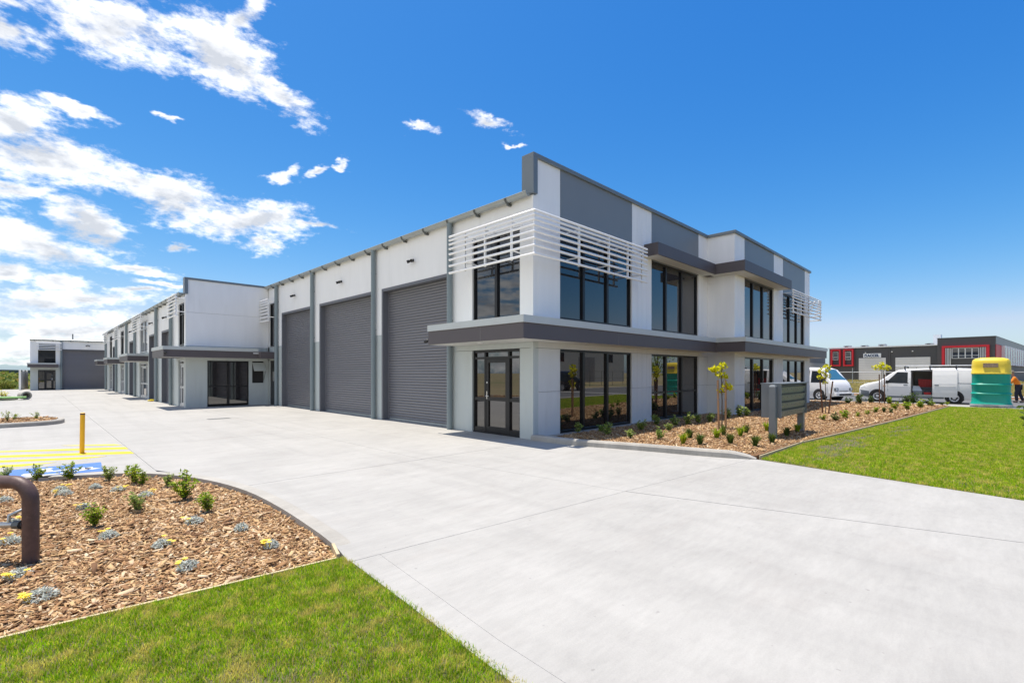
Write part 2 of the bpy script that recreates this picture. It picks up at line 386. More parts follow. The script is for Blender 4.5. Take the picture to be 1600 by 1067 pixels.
ORD = ['first', 'second', 'third', 'fourth', 'fifth', 'sixth', 'seventh', 'eighth', 'ninth', 'tenth', 'eleventh', 'twelfth', 'thirteenth', 'fourteenth', 'fifteenth', 'sixteenth', 'seventeenth', 'eighteenth', 'nineteenth', 'twentieth', 'twenty-first', 'twenty-second', 'twenty-third', 'twenty-fourth', 'twenty-fifth', 'twenty-sixth', 'twenty-seventh', 'twenty-eighth', 'twenty-ninth', 'thirtieth']
def inpoly(P, poly):
    x, y = P[:, 0], P[:, 1]; r = np.zeros(len(P), bool); n = len(poly)
    for i in range(n):
        x1, y1 = poly[i]; x2, y2 = poly[(i + 1) % n]
        c = ((y1 > y) != (y2 > y)) & (x < (x2 - x1) * (y - y1) / (y2 - y1 + 1e-12) + x1); r ^= c
    return r
def scatter(poly, n):
    a = np.array(poly); lo, hi = a.min(0), a.max(0); P = rng.uniform(lo, hi, (int(n * 1.0), 2)); return P[inpoly(P, poly)]
def area(poly): return abs(sum(poly[i][0] * poly[(i + 1) % len(poly)][1] - poly[(i + 1) % len(poly)][0] * poly[i][1] for i in range(len(poly)))) / 2
def scatter_d(poly, dens):
    a = np.array(poly); lo, hi = a.min(0), a.max(0); n = int((hi - lo).prod() * dens); P = rng.uniform(lo, hi, (n, 2)); return P[inpoly(P, poly)]
# ------------------------------------------------------------------ ground and terrain
def terr(x, y):
    t = min(1, max(0, (y - 60) / 55)); t = t * t * (3 - 2 * t)
    w = min(1, max(0, (45 - x) / 40)); return -.07 - 7.5 * t * w
mb = MB(); xs = [-3500, -1200, -500, -250, -150, -100, -75, -55, -40, -30, -20, -10, 0, 10, 20, 30, 45, 60, 90, 140, 220, 500, 1500, 4500]
ys = [-900, -300, -120, -60, -30, 0, 30, 56, 62, 68, 75, 82, 90, 98, 106, 115, 130, 160, 220, 320, 500, 900, 1800, 4500]
V = [(x, y, terr(x, y)) for y in ys for x in xs]; nx = len(xs)
mb.add(V, [(j * nx + i, j * nx + i + 1, (j + 1) * nx + i + 1, (j + 1) * nx + i) for j in range(len(ys) - 1) for i in range(nx - 1)])
structure(mb, 'ground', 'dry_ground')
mb = MB(); hv = []; nseg = 60
for k in range(nseg + 1):
    a = math.radians(-10 + 130 * k / nseg); r = 3600
    h = 6 + 9 * (math.sin(a * 9.1) * .5 + math.sin(a * 23 + 1) * .3 + math.sin(a * 51) * .2) + 6
    hv += [(r * math.cos(a), r * math.sin(a), -8), (r * math.cos(a), r * math.sin(a), h), ((r + 500) * math.cos(a), (r + 500) * math.sin(a), -8)]
fs = []
for k in range(nseg):
    b = 3 * k; fs += [(b, b + 3, b + 4, b + 1), (b + 1, b + 4, b + 5, b + 2)]
mb.add(hv, fs); structure(mb, 'hills', 'hill')

def bound(x): return -4.15 - .09 * (x + 6.9)              # street boundary of the site
# driveway: dark joint bed with separate concrete slabs on it
drive_outline = [(-14, 3.4), (-14, 62), (0.6, 62), (.6, 19.3), (.6, 0), (0.2, -1.4), (.75, -4), (1.12, -4.93), (.36, -8.5), (.9, -12.2), (-7.6, -12.2), (-7.1, -6.4), (-6.93, -4.1), (-6.7, -2.5), (-6.66, -.8), (-6.85, .45), (-7.22, 1.4), (-7.75, 2.15), (-8.45, 2.52), (-9.33, 2.88)]
drv = structure(MB().prism(drive_outline, -.06, -.022), 'driveway', 'joint')
def clip(poly, a, b):
    """keep the part of poly left of the line a->b"""
    out = []; n = len(poly)
    sd = lambda p: (b[0] - a[0]) * (p[1] - a[1]) - (b[1] - a[1]) * (p[0] - a[0])
    for i in range(n):
        p, q = poly[i], poly[(i + 1) % n]; sp_, sq = sd(p), sd(q)
        if sp_ >= 0: out.append(p)
        if (sp_ >= 0) != (sq >= 0):
            t = sp_ / (sp_ - sq); out.append((p[0] + t * (q[0] - p[0]), p[1] + t * (q[1] - p[1])))
    return out
def split(polys, a, b, gap=.003):
    """saw-cut every polygon along a-b"""
    res = []; dx, dy = b[0] - a[0], b[1] - a[1]; l = math.hypot(dx, dy); nx_, ny_ = -dy / l * gap, dx / l * gap
    for p in polys:
        for q in (clip(p, (a[0] + nx_, a[1] + ny_), (b[0] + nx_, b[1] + ny_)), clip(p, (b[0] - nx_, b[1] - ny_), (a[0] - nx_, a[1] - ny_))):
            if len(q) > 2 and area(q) > .01: res.append(q)
    return res
yard = [(-14, 62), (0.5, 62), (.5, 19.3), (.5, 0), (-.02, -.3), (.02, -1.4), (.42, -2.8), (.7, -4.1), (1.12, bound(1.12) + .02), (-6.9, bound(-6.9) + .02), (-6.7, -3.3), (-6.64, -2.0), (-6.67, -.75), (-6.86, .46), (-7.22, 1.42), (-7.75, 2.17), (-8.42, 2.54), (-9.33, 2.9), (-14, 3.4)]
# (the yard is not convex, so it is first cut into convex strips by the joints)
def band(x0, x1, y0, y1): return [(x0, y0), (x1, y0), (x1, y1), (x0, y1)]
slabs = []
ys_ = [-.3, 5.9, 11.95, 18.0, 24.1, 30.2, 36.3, 42.4, 48.5, 54.6, 61.5]
for i in range(len(ys_) - 1):
    y0, y1 = ys_[i], ys_[i + 1]; g = .0028
    slabs.append(band(-3.55 + g, .4, y0 + g, y1 - g))
    if i == 0:
        slabs.append([(-7.45 + g, 2.35), (-7.75 + .3, 2.1), (-7.2, 1.42), (-6.86, .46), (-6.7, -.3 + g), (-3.55 - g, -.3 + g), (-3.55 - g, y1 - g), (-7.45 + g, y1 - g)])
        slabs.append([(-9.33, 2.9), (-8.42, 2.54), (-7.75, 2.17), (-7.45 - g, 1.9), (-7.45 - g, y1 - g), (-14, y1 - g), (-14, 3.4)])
    else:
        slabs.append(band(-7.45 + g, -3.55 - g, y0 + g, y1 - g)); slabs.append(band(-14, -7.45 - g, y0 + g, y1 - g))
b0 = lambda x: (x, bound(x) + .003)
slabs.append([b0(-2.95), b0(1.0), (.7, -4.1), (.42, -2.8), (.02, -1.4), (-.02, -.308), (-3.42, -.308)])
slabs.append([b0(-6.95), b0(-2.956), (-3.425, -.308), (-6.68, -.308), (-6.67, -.75), (-6.64, -2.0), (-6.7, -3.3), (-6.86, -3.68)])
# crossover between boundary and street
b1 = lambda x: (x, bound(x) - .003)
slabs.append([b1(-2.94), (-1.0, -12.1), (.8, -12.1), (.36, -8.5), b1(1.1)])
slabs.append([b1(-6.66), (-6.86, -6.0), (-7.2, -12.1), (-1.01, -12.1), b1(-2.955)])
slabs.append([b1(-6.93), (-7.1, -6.4), (-7.55, -12.1), (-7.203, -12.1), (-6.862, -6.0), b1(-6.662)])
for p in slabs: MB().prism(p, -.12, 0).build('concrete_slab', 'concrete', drv)
# drain grate in the yard
dg = MB()
for k in range(7): dg.box(-4.44 + k * .1, -4.38 + k * .1, 11.78, 12.12, .001, .004)
t = thing('drain_grate', 'narrow dark steel drain grate set in the concrete yard', 'drain', (-4.1, 11.95, 0))
MB().box(-4.46, -3.74, 11.76, 12.14, -.02, .0035).build('pit_frame', 'joint', t); dg.build('bars', 'bracket_metal', t)
# painted bay: yellow hatching, blue accessible square with white wheelchair symbol
mk = thing('hatched_bay', 'yellow diagonal hatching painted on the concrete around the bollard', 'road marking', (-8.6, 5.4, 0))
stripes = [[(-7.6, 6.5), (-7.48, 6.15), (-8.3, 6.85), (-8.5, 7.1)], [(-7.47, 5.75), (-7.46, 5.35), (-9.6, 6.85), (-9.75, 7.1)], [(-7.47, 4.9), (-7.46, 4.5), (-9.9, 6.1), (-9.95, 6.45)], [(-7.9, 4.5), (-8.3, 4.42), (-10.3, 5.55), (-10.2, 5.75)], [(-8.65, 4.3), (-9.1, 4.2), (-10.6, 4.85), (-10.6, 5.15)]]
for s_ in stripes: MB().prism(s_, -.01, .004).build('stripe', 'line_yellow', mk)
mk = thing('accessible_bay_marking', 'blue square with white wheelchair symbol painted beside the mulch bed', 'road marking', (-8.7, 3.3, 0))
MB().prism([(-8.05, 3.72), (-9.25, 3.85), (-9.37, 2.98), (-8.1, 2.62)], -.01, .004).build('blue_field', 'line_blue', mk)
wm = MB(); c0 = (-8.66, 3.2)
def rot2(u, v):
    u, v = u * 1.75, v * 1.15 - .02
    return (c0[0] + u * .99 - v * .11, c0[1] + u * .11 + v * .99)
arc = [(.26 * math.cos(a), -.06 + .26 * math.sin(a)) for a in [math.radians(150 + 12 * k) for k in range(19)]]
for k in range(len(arc) - 1):
    (u0, v0), (u1, v1) = arc[k], arc[k + 1]; s_ = .76
    wm.prism([rot2(u0, v0), rot2(u1, v1), rot2(u1 * s_, -.06 + (v1 + .06) * s_), rot2(u0 * s_, -.06 + (v0 + .06) * s_)], .0045, .008)
for q in ([(-.1, .22), (-.03, .22), (-.03, -.02), (-.1, -.02)], [(-.03, .03), (.2, .03), (.2, -.04), (-.03, -.04)], [(.14, -.04), (.2, -.04), (.3, -.26), (.23, -.28)]): wm.prism([rot2(*p) for p in q], .0045, .008)
wm.prism([rot2(-.07 + .065 * math.cos(a * .6283), .31 + .065 * math.sin(a * .6283)) for a in range(10)], .0045, .008)
wm.build('wheelchair_symbol', 'line_white', mk)

# ---- beds, kerbs, lawns
bedL = [(-6.95, -4.02), (-6.83, -3.24), (-6.77, -1.96), (-6.8, -.7), (-6.99, .4), (-7.33, 1.33), (-7.83, 2.04), (-8.45, 2.40), (-8.9, 2.60), (-9.33, 2.75), (-13.9, 3.2), (-13.9, -3.35), (-9.1, -3.72)]
kerbL_in = bedL[:11]
def offset(path, d):
    out = []
    for i, p in enumerate(path):
        a = path[max(i - 1, 0)]; b = path[min(i + 1, len(path) - 1)]; dx, dy = b[0] - a[0], b[1] - a[1]; l = math.hypot(dx, dy)
        out.append((p[0] + dy / l * d, p[1] - dx / l * d))
    return out
def strip_kerb(name, inner, w, z0, z1, m='kerb_concrete', zf=None):
    outer = offset(inner, w); mb = MB(); rs = []
    for i in range(len(inner)):
        zt = z1 if zf is None else zf[i]; (xi, yi), (xo, yo) = inner[i], outer[i]
        ch = min(.03, max(.004, (zt - .0) * .25)); mx = (xo * .85 + xi * .15, yo * .85 + yi * .15)
        rs.append([(xi, yi, z0), (xi, yi, zt), (mx[0], mx[1], zt), (xo, yo, zt - ch), (xo, yo, z0)])
    mb.rings(rs); return structure(mb, name, m)
def smooth_path(p, n=4):
    out = []
    for i in range(len(p) - 1):
        p0, p1, p2, p3 = p[max(i - 1, 0)], p[i], p[i + 1], p[min(i + 2, len(p) - 1)]
        for k in range(n):
            t_ = k / n
            out.append(tuple(.5 * (2 * p1[j] + (p2[j] - p0[j]) * t_ + (2 * p0[j] - 5 * p1[j] + 4 * p2[j] - p3[j]) * t_ ** 2 + (3 * p1[j] - p0[j] - 3 * p2[j] + p3[j]) * t_ ** 3) for j in (0, 1)))
    return out + [p[-1]]
kin = smooth_path([(-6.87, -3.75)] + kerbL_in[1:])
strip_kerb('kerb', kin, .17, -.16, .012, zf=[-.006, .0015, .004, .007] + [.012] * (len(kin) - 4))
def heightfield(name, poly, z, amp, m, step=.25):
    """a gently uneven sheet inside poly, plus its skirt"""
    mb = MB(); a = np.array(poly); lo, hi = a.min(0), a.max(0)
    n = len(poly); mb.prism(poly, z - .12, z); return structure(mb, name, m)
heightfield('mulch_bed', bedL, -.06, .02, 'mulch_soil')
def chips(name, polys_d, z, label=None):
    P = np.concatenate([scatter_d(p, d) for p, d, s in polys_d]); S = np.concatenate([np.full(0, 1.0)] + [np.full(1, s) for p, d, s in polys_d]) if False else None
    Vs = []; Fs = []; base = 0
    for p, d, s in polys_d:
        P = scatter_d(p, d); n = len(P)
        L = rng.gamma(3.2, .0155, n).clip(.018, .15) * s; W = L * rng.uniform(.2, .5, n); W = W.clip(.006 * s, .035 * s); T = rng.uniform(.003, .007, n) * s
        yaw = rng.uniform(0, 2 * np.pi, n); pit = rng.normal(0, .28, n); rol = rng.normal(0, .35, n)
        u = np.stack([np.cos(yaw) * np.cos(pit), np.sin(yaw) * np.cos(pit), np.sin(pit)], 1)
        v = np.stack([-np.sin(yaw), np.cos(yaw), np.zeros(n)], 1); w = np.cross(u, v)
        v2 = v * np.cos(rol)[:, None] + w * np.sin(rol)[:, None]; w2 = np.cross(u, v2)
        c = np.stack([P[:, 0], P[:, 1], z + rng.uniform(.0, .032, n) * s], 1); tp = rng.uniform(.3, 1, n)
        cs = []
        for sz in (-1, 1):
            for su, sv, tt in ((-1, -1, 1), (1, -1, 0), (1, 1, 0), (-1, 1, 1)):
                k = np.where(tt, 1.0, tp)
                cs.append(c + u * (su * L / 2)[:, None] + v2 * (sv * W / 2 * k)[:, None] + w2 * (sz * T / 2)[:, None])
        V = np.stack(cs, 1).reshape(-1, 3); f0 = np.array([(4, 5, 6, 7), (0, 1, 5, 4), (1, 2, 6, 5), (2, 3, 7, 6), (3, 0, 4, 7)])
        F = (f0[None] + (np.arange(n) * 8)[:, None, None]).reshape(-1, 4) + base; base += n * 8; Vs.append(V); Fs.append(F)
    o = fast_mesh(name, np.concatenate(Vs), np.concatenate(Fs), 'chips', kind='stuff')
    return o
bedLn = [(-6.95, -3.93), (-6.83, -3.2), (-6.775, -1.9), (-6.805, -.7), (-6.995, .4), (-7.335, 1.32), (-7.84, 2.02), (-8.45, 2.37), (-9.3, 2.7), (-10.6, 2.82), (-10.6, -3.52), (-9.1, -3.69)]
o = chips('bark_mulch', [(bedLn, 3300, .78), (bedLn, 110, 1.3)], -.06)
tag(o, 'tan bark chips covering the bed in the left foreground', 'mulch')
# timber edging boards
def board(p, q, z0, z1, th, label):
    dx, dy = q[0] - p[0], q[1] - p[1]; l = math.hypot(dx, dy); nx_, ny_ = -dy / l * th / 2, dx / l * th / 2
    return single(MB().prism([(p[0] + nx_, p[1] + ny_), (q[0] + nx_, q[1] + ny_), (q[0] - nx_, q[1] - ny_), (p[0] - nx_, p[1] - ny_)], z0, z1), 'edging_board', 'pine_edging', (p[0], p[1], 0), label, 'edging', 'timber garden edging', bevel=.003)
board((-6.98, -3.97), (-13.8, -3.2), -.15, .004, .028, 'long pale timber edging between left mulch bed and foreground lawn')
board((-6.95, -3.93), (-6.86, -3.62), -.15, .016, .03, 'short timber edging stub closing the point of the left mulch bed')
# raised kerb and bed beside the front facade
kR = smooth_path([(-.12, -.02), (-.1, -.4), (-.02, -1.4), (.38, -2.75), (.68, -4.05), (.86, -4.6), (1.05, -4.93)])
kRi = [(x + .2, y + .03) for x, y in kR]
zf = [.135] * (len(kR) - 6) + [.135, .12, .095, .07, .04, .012]
rs = []
for (xo, yo), (xi, yi), zt in zip(kR, kRi, zf):
    ch = zt * .28; rs.append([(xo, yo, -.1), (xo + .012, yo, zt - ch), (xo + .045, yo, zt), (xi, yi, zt), (xi, yi, -.1)])
structure(MB().rings(rs), 'kerb', 'kerb_concrete')
bedR = [(.1, -.05), (.1, -.4), (.18, -1.4), (.55, -2.75), (.86, -4.05), (1.03, -4.6), (1.2, -4.9), (4, -4.97), (7, -5.28), (12, -5.76), (19, -6.32), (23.3, -6.66), (23.3, 3.5), (21.3, 3.5), (21.3, -1.0), (10.35, -1.0), (10.35, -.002)]
structure(MB().prism(bedR, -.1, .055), 'mulch_bed', 'mulch_soil')
o = chips('bark_mulch', [([(.3, -.3), (.6, -2.7), (1.1, -4.8), (7, -5.2), (10, -5.5), (10, -.2)], 700, 1.05), ([(10, -5.5), (19, -6.25), (23.2, -6.6), (23.2, 3), (21.5, 3), (21.5, -1.2), (10, -1.2)], 300, 1.5)], .055)
tag(o, 'orange-tan bark chips of the bed along the building front', 'mulch')
structure(MB().prism([(.1, .02), (.3, -.32), (10.1, -.32), (10.1, -1.4), (21.4, -1.4), (21.4, -1.0), (10.4, -1.0), (10.4, .02)], -.1, .062), 'mowing_strip', 'kerb_concrete')
eb = [(1.22, -4.96), (4, -5.0), (7, -5.31), (12, -5.79), (19, -6.35), (23.2, -6.69)]
for i, nm in enumerate(['beside the letterbox bank nearest the driveway', 'in front of the letterbox bank far post', 'along the middle of the front lawn', 'toward the street end of the front lawn', 'ending near the portable toilet']):
    if i < 5: board(eb[i], eb[i + 1], -.08, .06, .025, 'thin timber lawn edging board ' + nm)
# lawns
lawnL = [(-6.9, -4.06), (-7.04, -6.4), (-7.5, -12.1), (-20, -12.1), (-20, -2.6), (-13.8, -3.25), (-6.98, -4.0)]
lawnR = [(1.08, -4.97), (4, -5.02), (7, -5.33), (12, -5.81), (19, -6.37), (23.4, -6.71), (23.4, -12.1), (.84, -12.1), (.3, -8.5)]
structure(MB().prism(lawnL, -.12, -.012), 'lawn', 'lawn_base'); structure(MB().prism(lawnR, -.12, -.006), 'lawn', 'lawn_base')
def grass(name, sets, m='blades'):
    Vs = []; Fs = []; base = 0
    for P, z, h, w in sets:
        n = len(P); H = h * rng.uniform(.45, 1.25, n); Wd = w * rng.uniform(.6, 1.3, n); a = rng.uniform(0, 2 * np.pi, n); ln = rng.uniform(.1, .8, n) * H
        b = rng.uniform(0, 2 * np.pi, n); s_ = np.stack([np.cos(a) * Wd, np.sin(a) * Wd, np.zeros(n)], 1); c = np.stack([P[:, 0], P[:, 1], np.full(n, z)], 1)
        l1 = np.stack([np.cos(b) * ln * .35, np.sin(b) * ln * .35, H * .6], 1); l2 = np.stack([np.cos(b) * ln, np.sin(b) * ln, H], 1)
        V = np.stack([c - s_ / 2, c + s_ / 2, c + l1 + s_ * .4, c + l1 - s_ * .4, c + l2], 1).reshape(-1, 3)
        f0 = np.array([(0, 1, 2), (0, 2, 3), (3, 2, 4)]); F = (f0[None] + (np.arange(n) * 5)[:, None, None]).reshape(-1, 3) + base; base += 5 * n
        Vs.append(V); Fs.append(F)
    return fast_mesh(name, np.concatenate(Vs), np.concatenate(Fs), m, kind='stuff')
# uneven turf: thinner where a noise field is low
def patchy(P, k, lo):
    q = np.sin(P[:, 0] * 2.1 + 1.3 * np.sin(P[:, 1] * 1.7)) * np.sin(P[:, 1] * 2.6 + 1.1 * np.sin(P[:, 0] * 2.3)) * .5 + .5
    return P[rng.uniform(0, 1, len(P)) < lo + (1 - lo) * q ** k]
near = [(-6.925, -3.99), (-7.08, -6.4), (-7.225, -8.2), (-9.6, -6.3), (-10.6, -3.58)]
rest = [(-7.24, -8.2), (-7.55, -12), (-14, -12), (-14, -3.4), (-10.6, -3.58), (-9.6, -6.3)]
over = scatter_d([(-6.91, -4.05), (-6.925, -4.05), (-7.08, -6.4), (-7.225, -8.2), (-7.19, -8.2), (-7.045, -6.4)], 5000)
Pn = patchy(scatter_d(near, 19000), .7, .45); Pr = patchy(scatter_d(rest, 1500), .7, .4)
tag(grass('lawn_grass', [(Pn, -.012, .033, .0048), (over, -.012, .036, .004), (Pr, -.012, .05, .008)]), 'patchy green lawn grass in the left foreground', 'grass')
A = [(1.17, -5.0), (4, -5.03), (7, -5.34), (10.5, -5.68), (10.5, -10.5), (.7, -10.5), (.37, -8.5)]; B_ = [(10.5, -5.7), (19, -6.4), (23.3, -6.75), (23.3, -12), (10.5, -10.5)]
Pa = patchy(scatter_d(A, 4600), .6, .5); Pb = patchy(scatter_d(B_, 2000), .6, .5)
def bare(P):
    q = ((P[:, 0] - 4.6) / 3.4) ** 2 + ((P[:, 1] + 5.75 + .12 * np.sin(P[:, 0] * 3)) / .38) ** 2 + .5 * np.sin(P[:, 0] * 5.1 + P[:, 1] * 9) * np.sin(P[:, 0] * 2.3 - P[:, 1] * 13)
    q2 = ((P[:, 0] - 9.5) / 2.2) ** 2 + ((P[:, 1] + 6.3) / .3) ** 2 + .6 * np.sin(P[:, 0] * 4.1 + P[:, 1] * 11)
    return P[(np.minimum(q, q2) > rng.uniform(.2, 1.1, len(P))) | (rng.uniform(0, 1, len(P)) < .12)]
tag(grass('lawn_grass', [(bare(Pa), -.006, .046, .0085), (Pb, -.006, .05, .014)]), 'bright green lawn grass on the right beyond the driveway', 'grass')

# ---- islands in the car park
def island(pts, label, w=.16):
    p = smooth_path(pts, 5); n = len(p)
    outer = offset(p, w); rs = []
    for (xi, yi), (xo, yo) in zip(p, outer):
        rs.append([(xi, yi, -.03), (xi, yi, .14), (xo * .8 + xi * .2, yo * .8 + yi * .2, .14), (xo, yo, .11), (xo, yo, -.03)])
    structure(MB().rings(rs), 'kerb', 'kerb_concrete')
    structure(MB().prism(p, -.03, .10), 'mulch_bed', 'mulch_soil')
    return p
isl = island([(-14, 13.45), (-11, 13.35), (-9.2, 13.4), (-8.6, 13.6), (-8.38, 14.1), (-8.36, 14.7), (-8.5, 15.2), (-9.0, 15.7), (-11, 16.2), (-14, 16.4)], '')
tag(chips('bark_mulch', [(isl, 200, 1.6)], .10), 'bark chips on the rounded kerbed island behind the bollard', 'mulch')
isl2 = island([(-16, 34.3), (-12, 34.3), (-10.2, 34.4), (-9.85, 34.9), (-9.8, 36.0), (-10.0, 37.4), (-10.6, 38.0), (-16, 38.2)], '')
# ---- streets
structure(MB().box(23.4, 24.7, -60, 60, -.1, .02), 'footpath', 'concrete')
structure(MB().box(24.705, 24.95, -12.5, 60, -.12, .03), 'kerb', 'kerb_concrete', .02)
structure(MB().box(24.955, 33.0, -12.6, 60, -.1, -.03), 'road', 'asphalt')
structure(MB().box(33.005, 33.3, -12.6, 60, -.1, .05), 'kerb', 'kerb_concrete', .02)
structure(MB().box(33.305, 37.5, -12.6, 60, -.1, .045), 'verge', 'mulch_soil')
structure(MB().box(37.505, 39.2, -12.6, 60, -.1, .04), 'footpath', 'concrete')
structure(MB().box(-90, 140, -22, -12.64, -.1, -.03), 'road', 'asphalt')
structure(MB().box(-90, 24.4, -12.635, -12.2, -.12, .0), 'kerb', 'kerb_concrete', .02)
structure(MB().box(-90, 140, -22.4, -22.005, -.12, .05), 'kerb', 'kerb_concrete', .02)
structure(MB().box(-90, 140, -30, -22.41, -.1, .0), 'verge', 'dry_ground')
Pd = scatter_d([(39.5, -11), (39.5, 40), (58, 40), (58, -14)], 75)
Pd2 = scatter_d([(58, -16), (58, 40), (90, 40), (90, -20)], 28)
tag(grass('dry_grass', [(Pd, -.07, .5, .03), (Pd2, -.07, .6, .055)], 'dry_grass'), 'tall dry yellow grass on the vacant lot across the street', 'grass')
# ------------------------------------------------------------------ facade helpers
class Face:
    """a vertical facade facing -Y (axis 'y') or -X (axis 'x'); u runs along it, d is depth outwards"""
    def __init__(s, axis, c): s.a = axis; s.c = c
    def box(s, mb, u0, u1, z0, z1, d0, d1):
        if s.a == 'y': return mb.box(u0, u1, s.c - d1, s.c - d0, z0, z1)
        return mb.box(s.c - d1, s.c - d0, u0, u1, z0, z1)
    def pt(s, u, z, d): return (u, s.c - d, z) if s.a == 'y' else (s.c - d, u, z)
    def panel(s, parent, name, m, u0, u1, z0, z1, d0=-.2, d1=0.0, bevel=0):
        return s.box(MB(), u0, u1, z0, z1, d0, d1).build(name, m, parent, s.pt((u0 + u1) / 2, z0, 0), bevel)
def window(F, parent, u0, u1, z0, z1, mull=(), trans=(), m='frame_black', glass='glass', fw=.06, back=-.16):
    mb = MB(); a, b = -.14, -.05
    F.box(mb, u0, u1, z0, z0 + fw, a, b); F.box(mb, u0, u1, z1 - fw, z1, a, b)
    F.box(mb, u0, u0 + fw, z0 + fw, z1 - fw, a, b); F.box(mb, u1 - fw, u1, z0 + fw, z1 - fw, a, b)
    w = mb.build('window', m, parent, F.pt((u0 + u1) / 2, z0, -.1))
    ed = [u0 + fw] + [x for x in mull] + [u1 - fw]; zz_ = [z0 + fw] + list(trans) + [z1 - fw]
    for x in mull: F.box(MB(), x - .05, x + .05, z0 + fw, z1 - fw, a + .004, b + .006).build('mullion', m, w)
    for i in range(len(ed) - 1):
        l = ed[i] + (.05 if i else 0); r = ed[i + 1] - (.05 if i < len(ed) - 2 else 0)
        for j in range(len(zz_) - 1):
            bo = zz_[j] + (.03 if j else 0); to = zz_[j + 1] - (.03 if j < len(zz_) - 2 else 0)
            if j: F.box(MB(), l, r, zz_[j] - .03, zz_[j] + .03, a + .006, b - .006).build('transom', m, w)
            e = .004
            pn = F.box(MB(), l - e, r + e, bo - e, to + e, -.112, -.100).build('pane', glass, w)
    return w
def glazed_door(F, parent, u0, u1, z1, leaf0, leaf1, lz=2.08, rail=.92, m='frame_black', glass='glass_bronze', hside=1):
    """entry: sidelights, hinged leaf with mid rail, highlight row above"""
    fw = .06; a, b = -.14, -.05; mb = MB()
    F.box(mb, u0, u1, .0, .05, a, b + .01); F.box(mb, u0, u1, z1 - fw, z1, a, b)
    F.box(mb, u0, u0 + fw, .05, z1 - fw, a, b); F.box(mb, u1 - fw, u1, .05, z1 - fw, a, b)
    for u in (leaf0, leaf1): F.box(mb, u - .03, u + .03, .05, z1 - fw, a, b + .004)
    F.box(mb, u0 + fw, leaf0 - .03, lz, lz + .06, a, b); F.box(mb, leaf0 + .03, leaf1 - .03, lz, lz + .06, a, b); F.box(mb, leaf1 + .03, u1 - fw, lz, lz + .06, a, b)
    for l, r in ((u0 + fw, leaf0 - .03), (leaf1 + .03, u1 - fw)): F.box(mb, l, r, rail, rail + .08, a, b); F.box(mb, l, r, .05, .16, a, b)
    fr = mb.build('door_frame', m, parent, F.pt((u0 + u1) / 2, 0, -.1))
    for l, r in ((u0 + fw, leaf0 - .03), (leaf1 + .03, u1 - fw)):
        for z0_, z1_ in ((.16, rail), (rail + .08, lz), (lz + .06, z1 - fw)): F.box(MB(), l - .004, r + .004, z0_ - .004, z1_ + .004, -.112, -.1).build('pane', glass, fr)
    F.box(MB(), leaf0 + .026, leaf1 - .026, lz + .056, z1 - fw + .004, -.112, -.1).build('pane', glass, fr)
    l, r = leaf0 + .035, leaf1 - .035; st = .1; mb = MB()
    F.box(mb, l, l + st, .055, lz - .005, a + .02, b - .005); F.box(mb, r - st, r, .055, lz - .005, a + .02, b - .005)
    F.box(mb, l + st, r - st, .055, .2, a + .02, b - .005); F.box(mb, l + st, r - st, lz - .11, lz - .005, a + .02, b - .005); F.box(mb, l + st, r - st, rail, rail + .1, a + .02, b - .005)
    lf = mb.build('door', m, parent, F.pt((l + r) / 2, 0, -.1))
    for z0_, z1_ in ((.2, rail), (rail + .1, lz - .11)): F.box(MB(), l + st - .004, r - st + .004, z0_ - .004, z1_ + .004, -.1, -.09).build('pane', glass, lf)
    hu = r - .05 if hside > 0 else l + .05; mb = MB()
    F.box(mb, hu - .018, hu + .018, .96, 1.18, b - .006, b + .012); mb.tube([F.pt(hu, 1.05, b + .01), F.pt(hu, 1.05, b + .055), F.pt(hu - .13 * hside, 1.05, b + .055)], .009, 8)
    mb.build('handle', 'steel', lf)
    mb = MB(); mb.lathe(F.pt(hu, 1.42, b - .006), (0, -1, 0) if F.a == 'y' else (-1, 0, 0), [(0, .025), (.012, .025), (.014, .0)], 12); mb.build('lock', 'steel', lf)
    return fr
def roller_door(F, parent, u0, u1, H, slat=.092, rec=.24, sur='surround', cur='roller', frame=.10):
    mb = MB(); prof = []; z = .06; n = int((H - .06) / slat); s_ = (H - .06) / n
    for k in range(n):
        prof += [(z, -rec), (z + s_ * .08, -rec - .004), (z + s_ * .26, -rec + .022), (z + s_ * .66, -rec + .03), (z + s_ * .92, -rec + .018)]; z += s_
    prof.append((z, -rec))
    vs = [F.pt(u, zz, d) for zz, d in prof for u in (u0, u1)]
    mb.add(vs, [(2 * i, 2 * i + 1, 2 * i + 3, 2 * i + 2) for i in range(len(prof) - 1)])
    rd = mb.build('roller_door', cur, parent, F.pt((u0 + u1) / 2, 0, -rec))
    mb = MB(); F.box(mb, u0 - .004, u0 + .07, .0, H, -rec - .05, -rec + .035); mb.build('guide_rail', cur, rd)
    mb = MB(); F.box(mb, u1 - .07, u1 + .004, .0, H, -rec - .05, -rec + .035); mb.build('guide_rail', cur, rd)
    F.box(MB(), u0 + .075, u1 - .075, .005, .075, -rec - .02, -rec + .022).build('bottom_rail', 'gutter_metal', rd, bevel=.006)
    return rd
def surround(F, parent, u0, u1, H, rec=.24, w=.1, m='surround'):
    mb = MB(); F.box(mb, u0 - w, u0, 0, H + w, -rec - .06, .006); F.box(mb, u1, u1 + w, 0, H + w, -rec - .06, .006); F.box(mb, u0, u1, H, H + w, -rec - .06, .006)
    return mb.build('door_surround', m, parent, F.pt((u0 + u1) / 2, 0, 0))
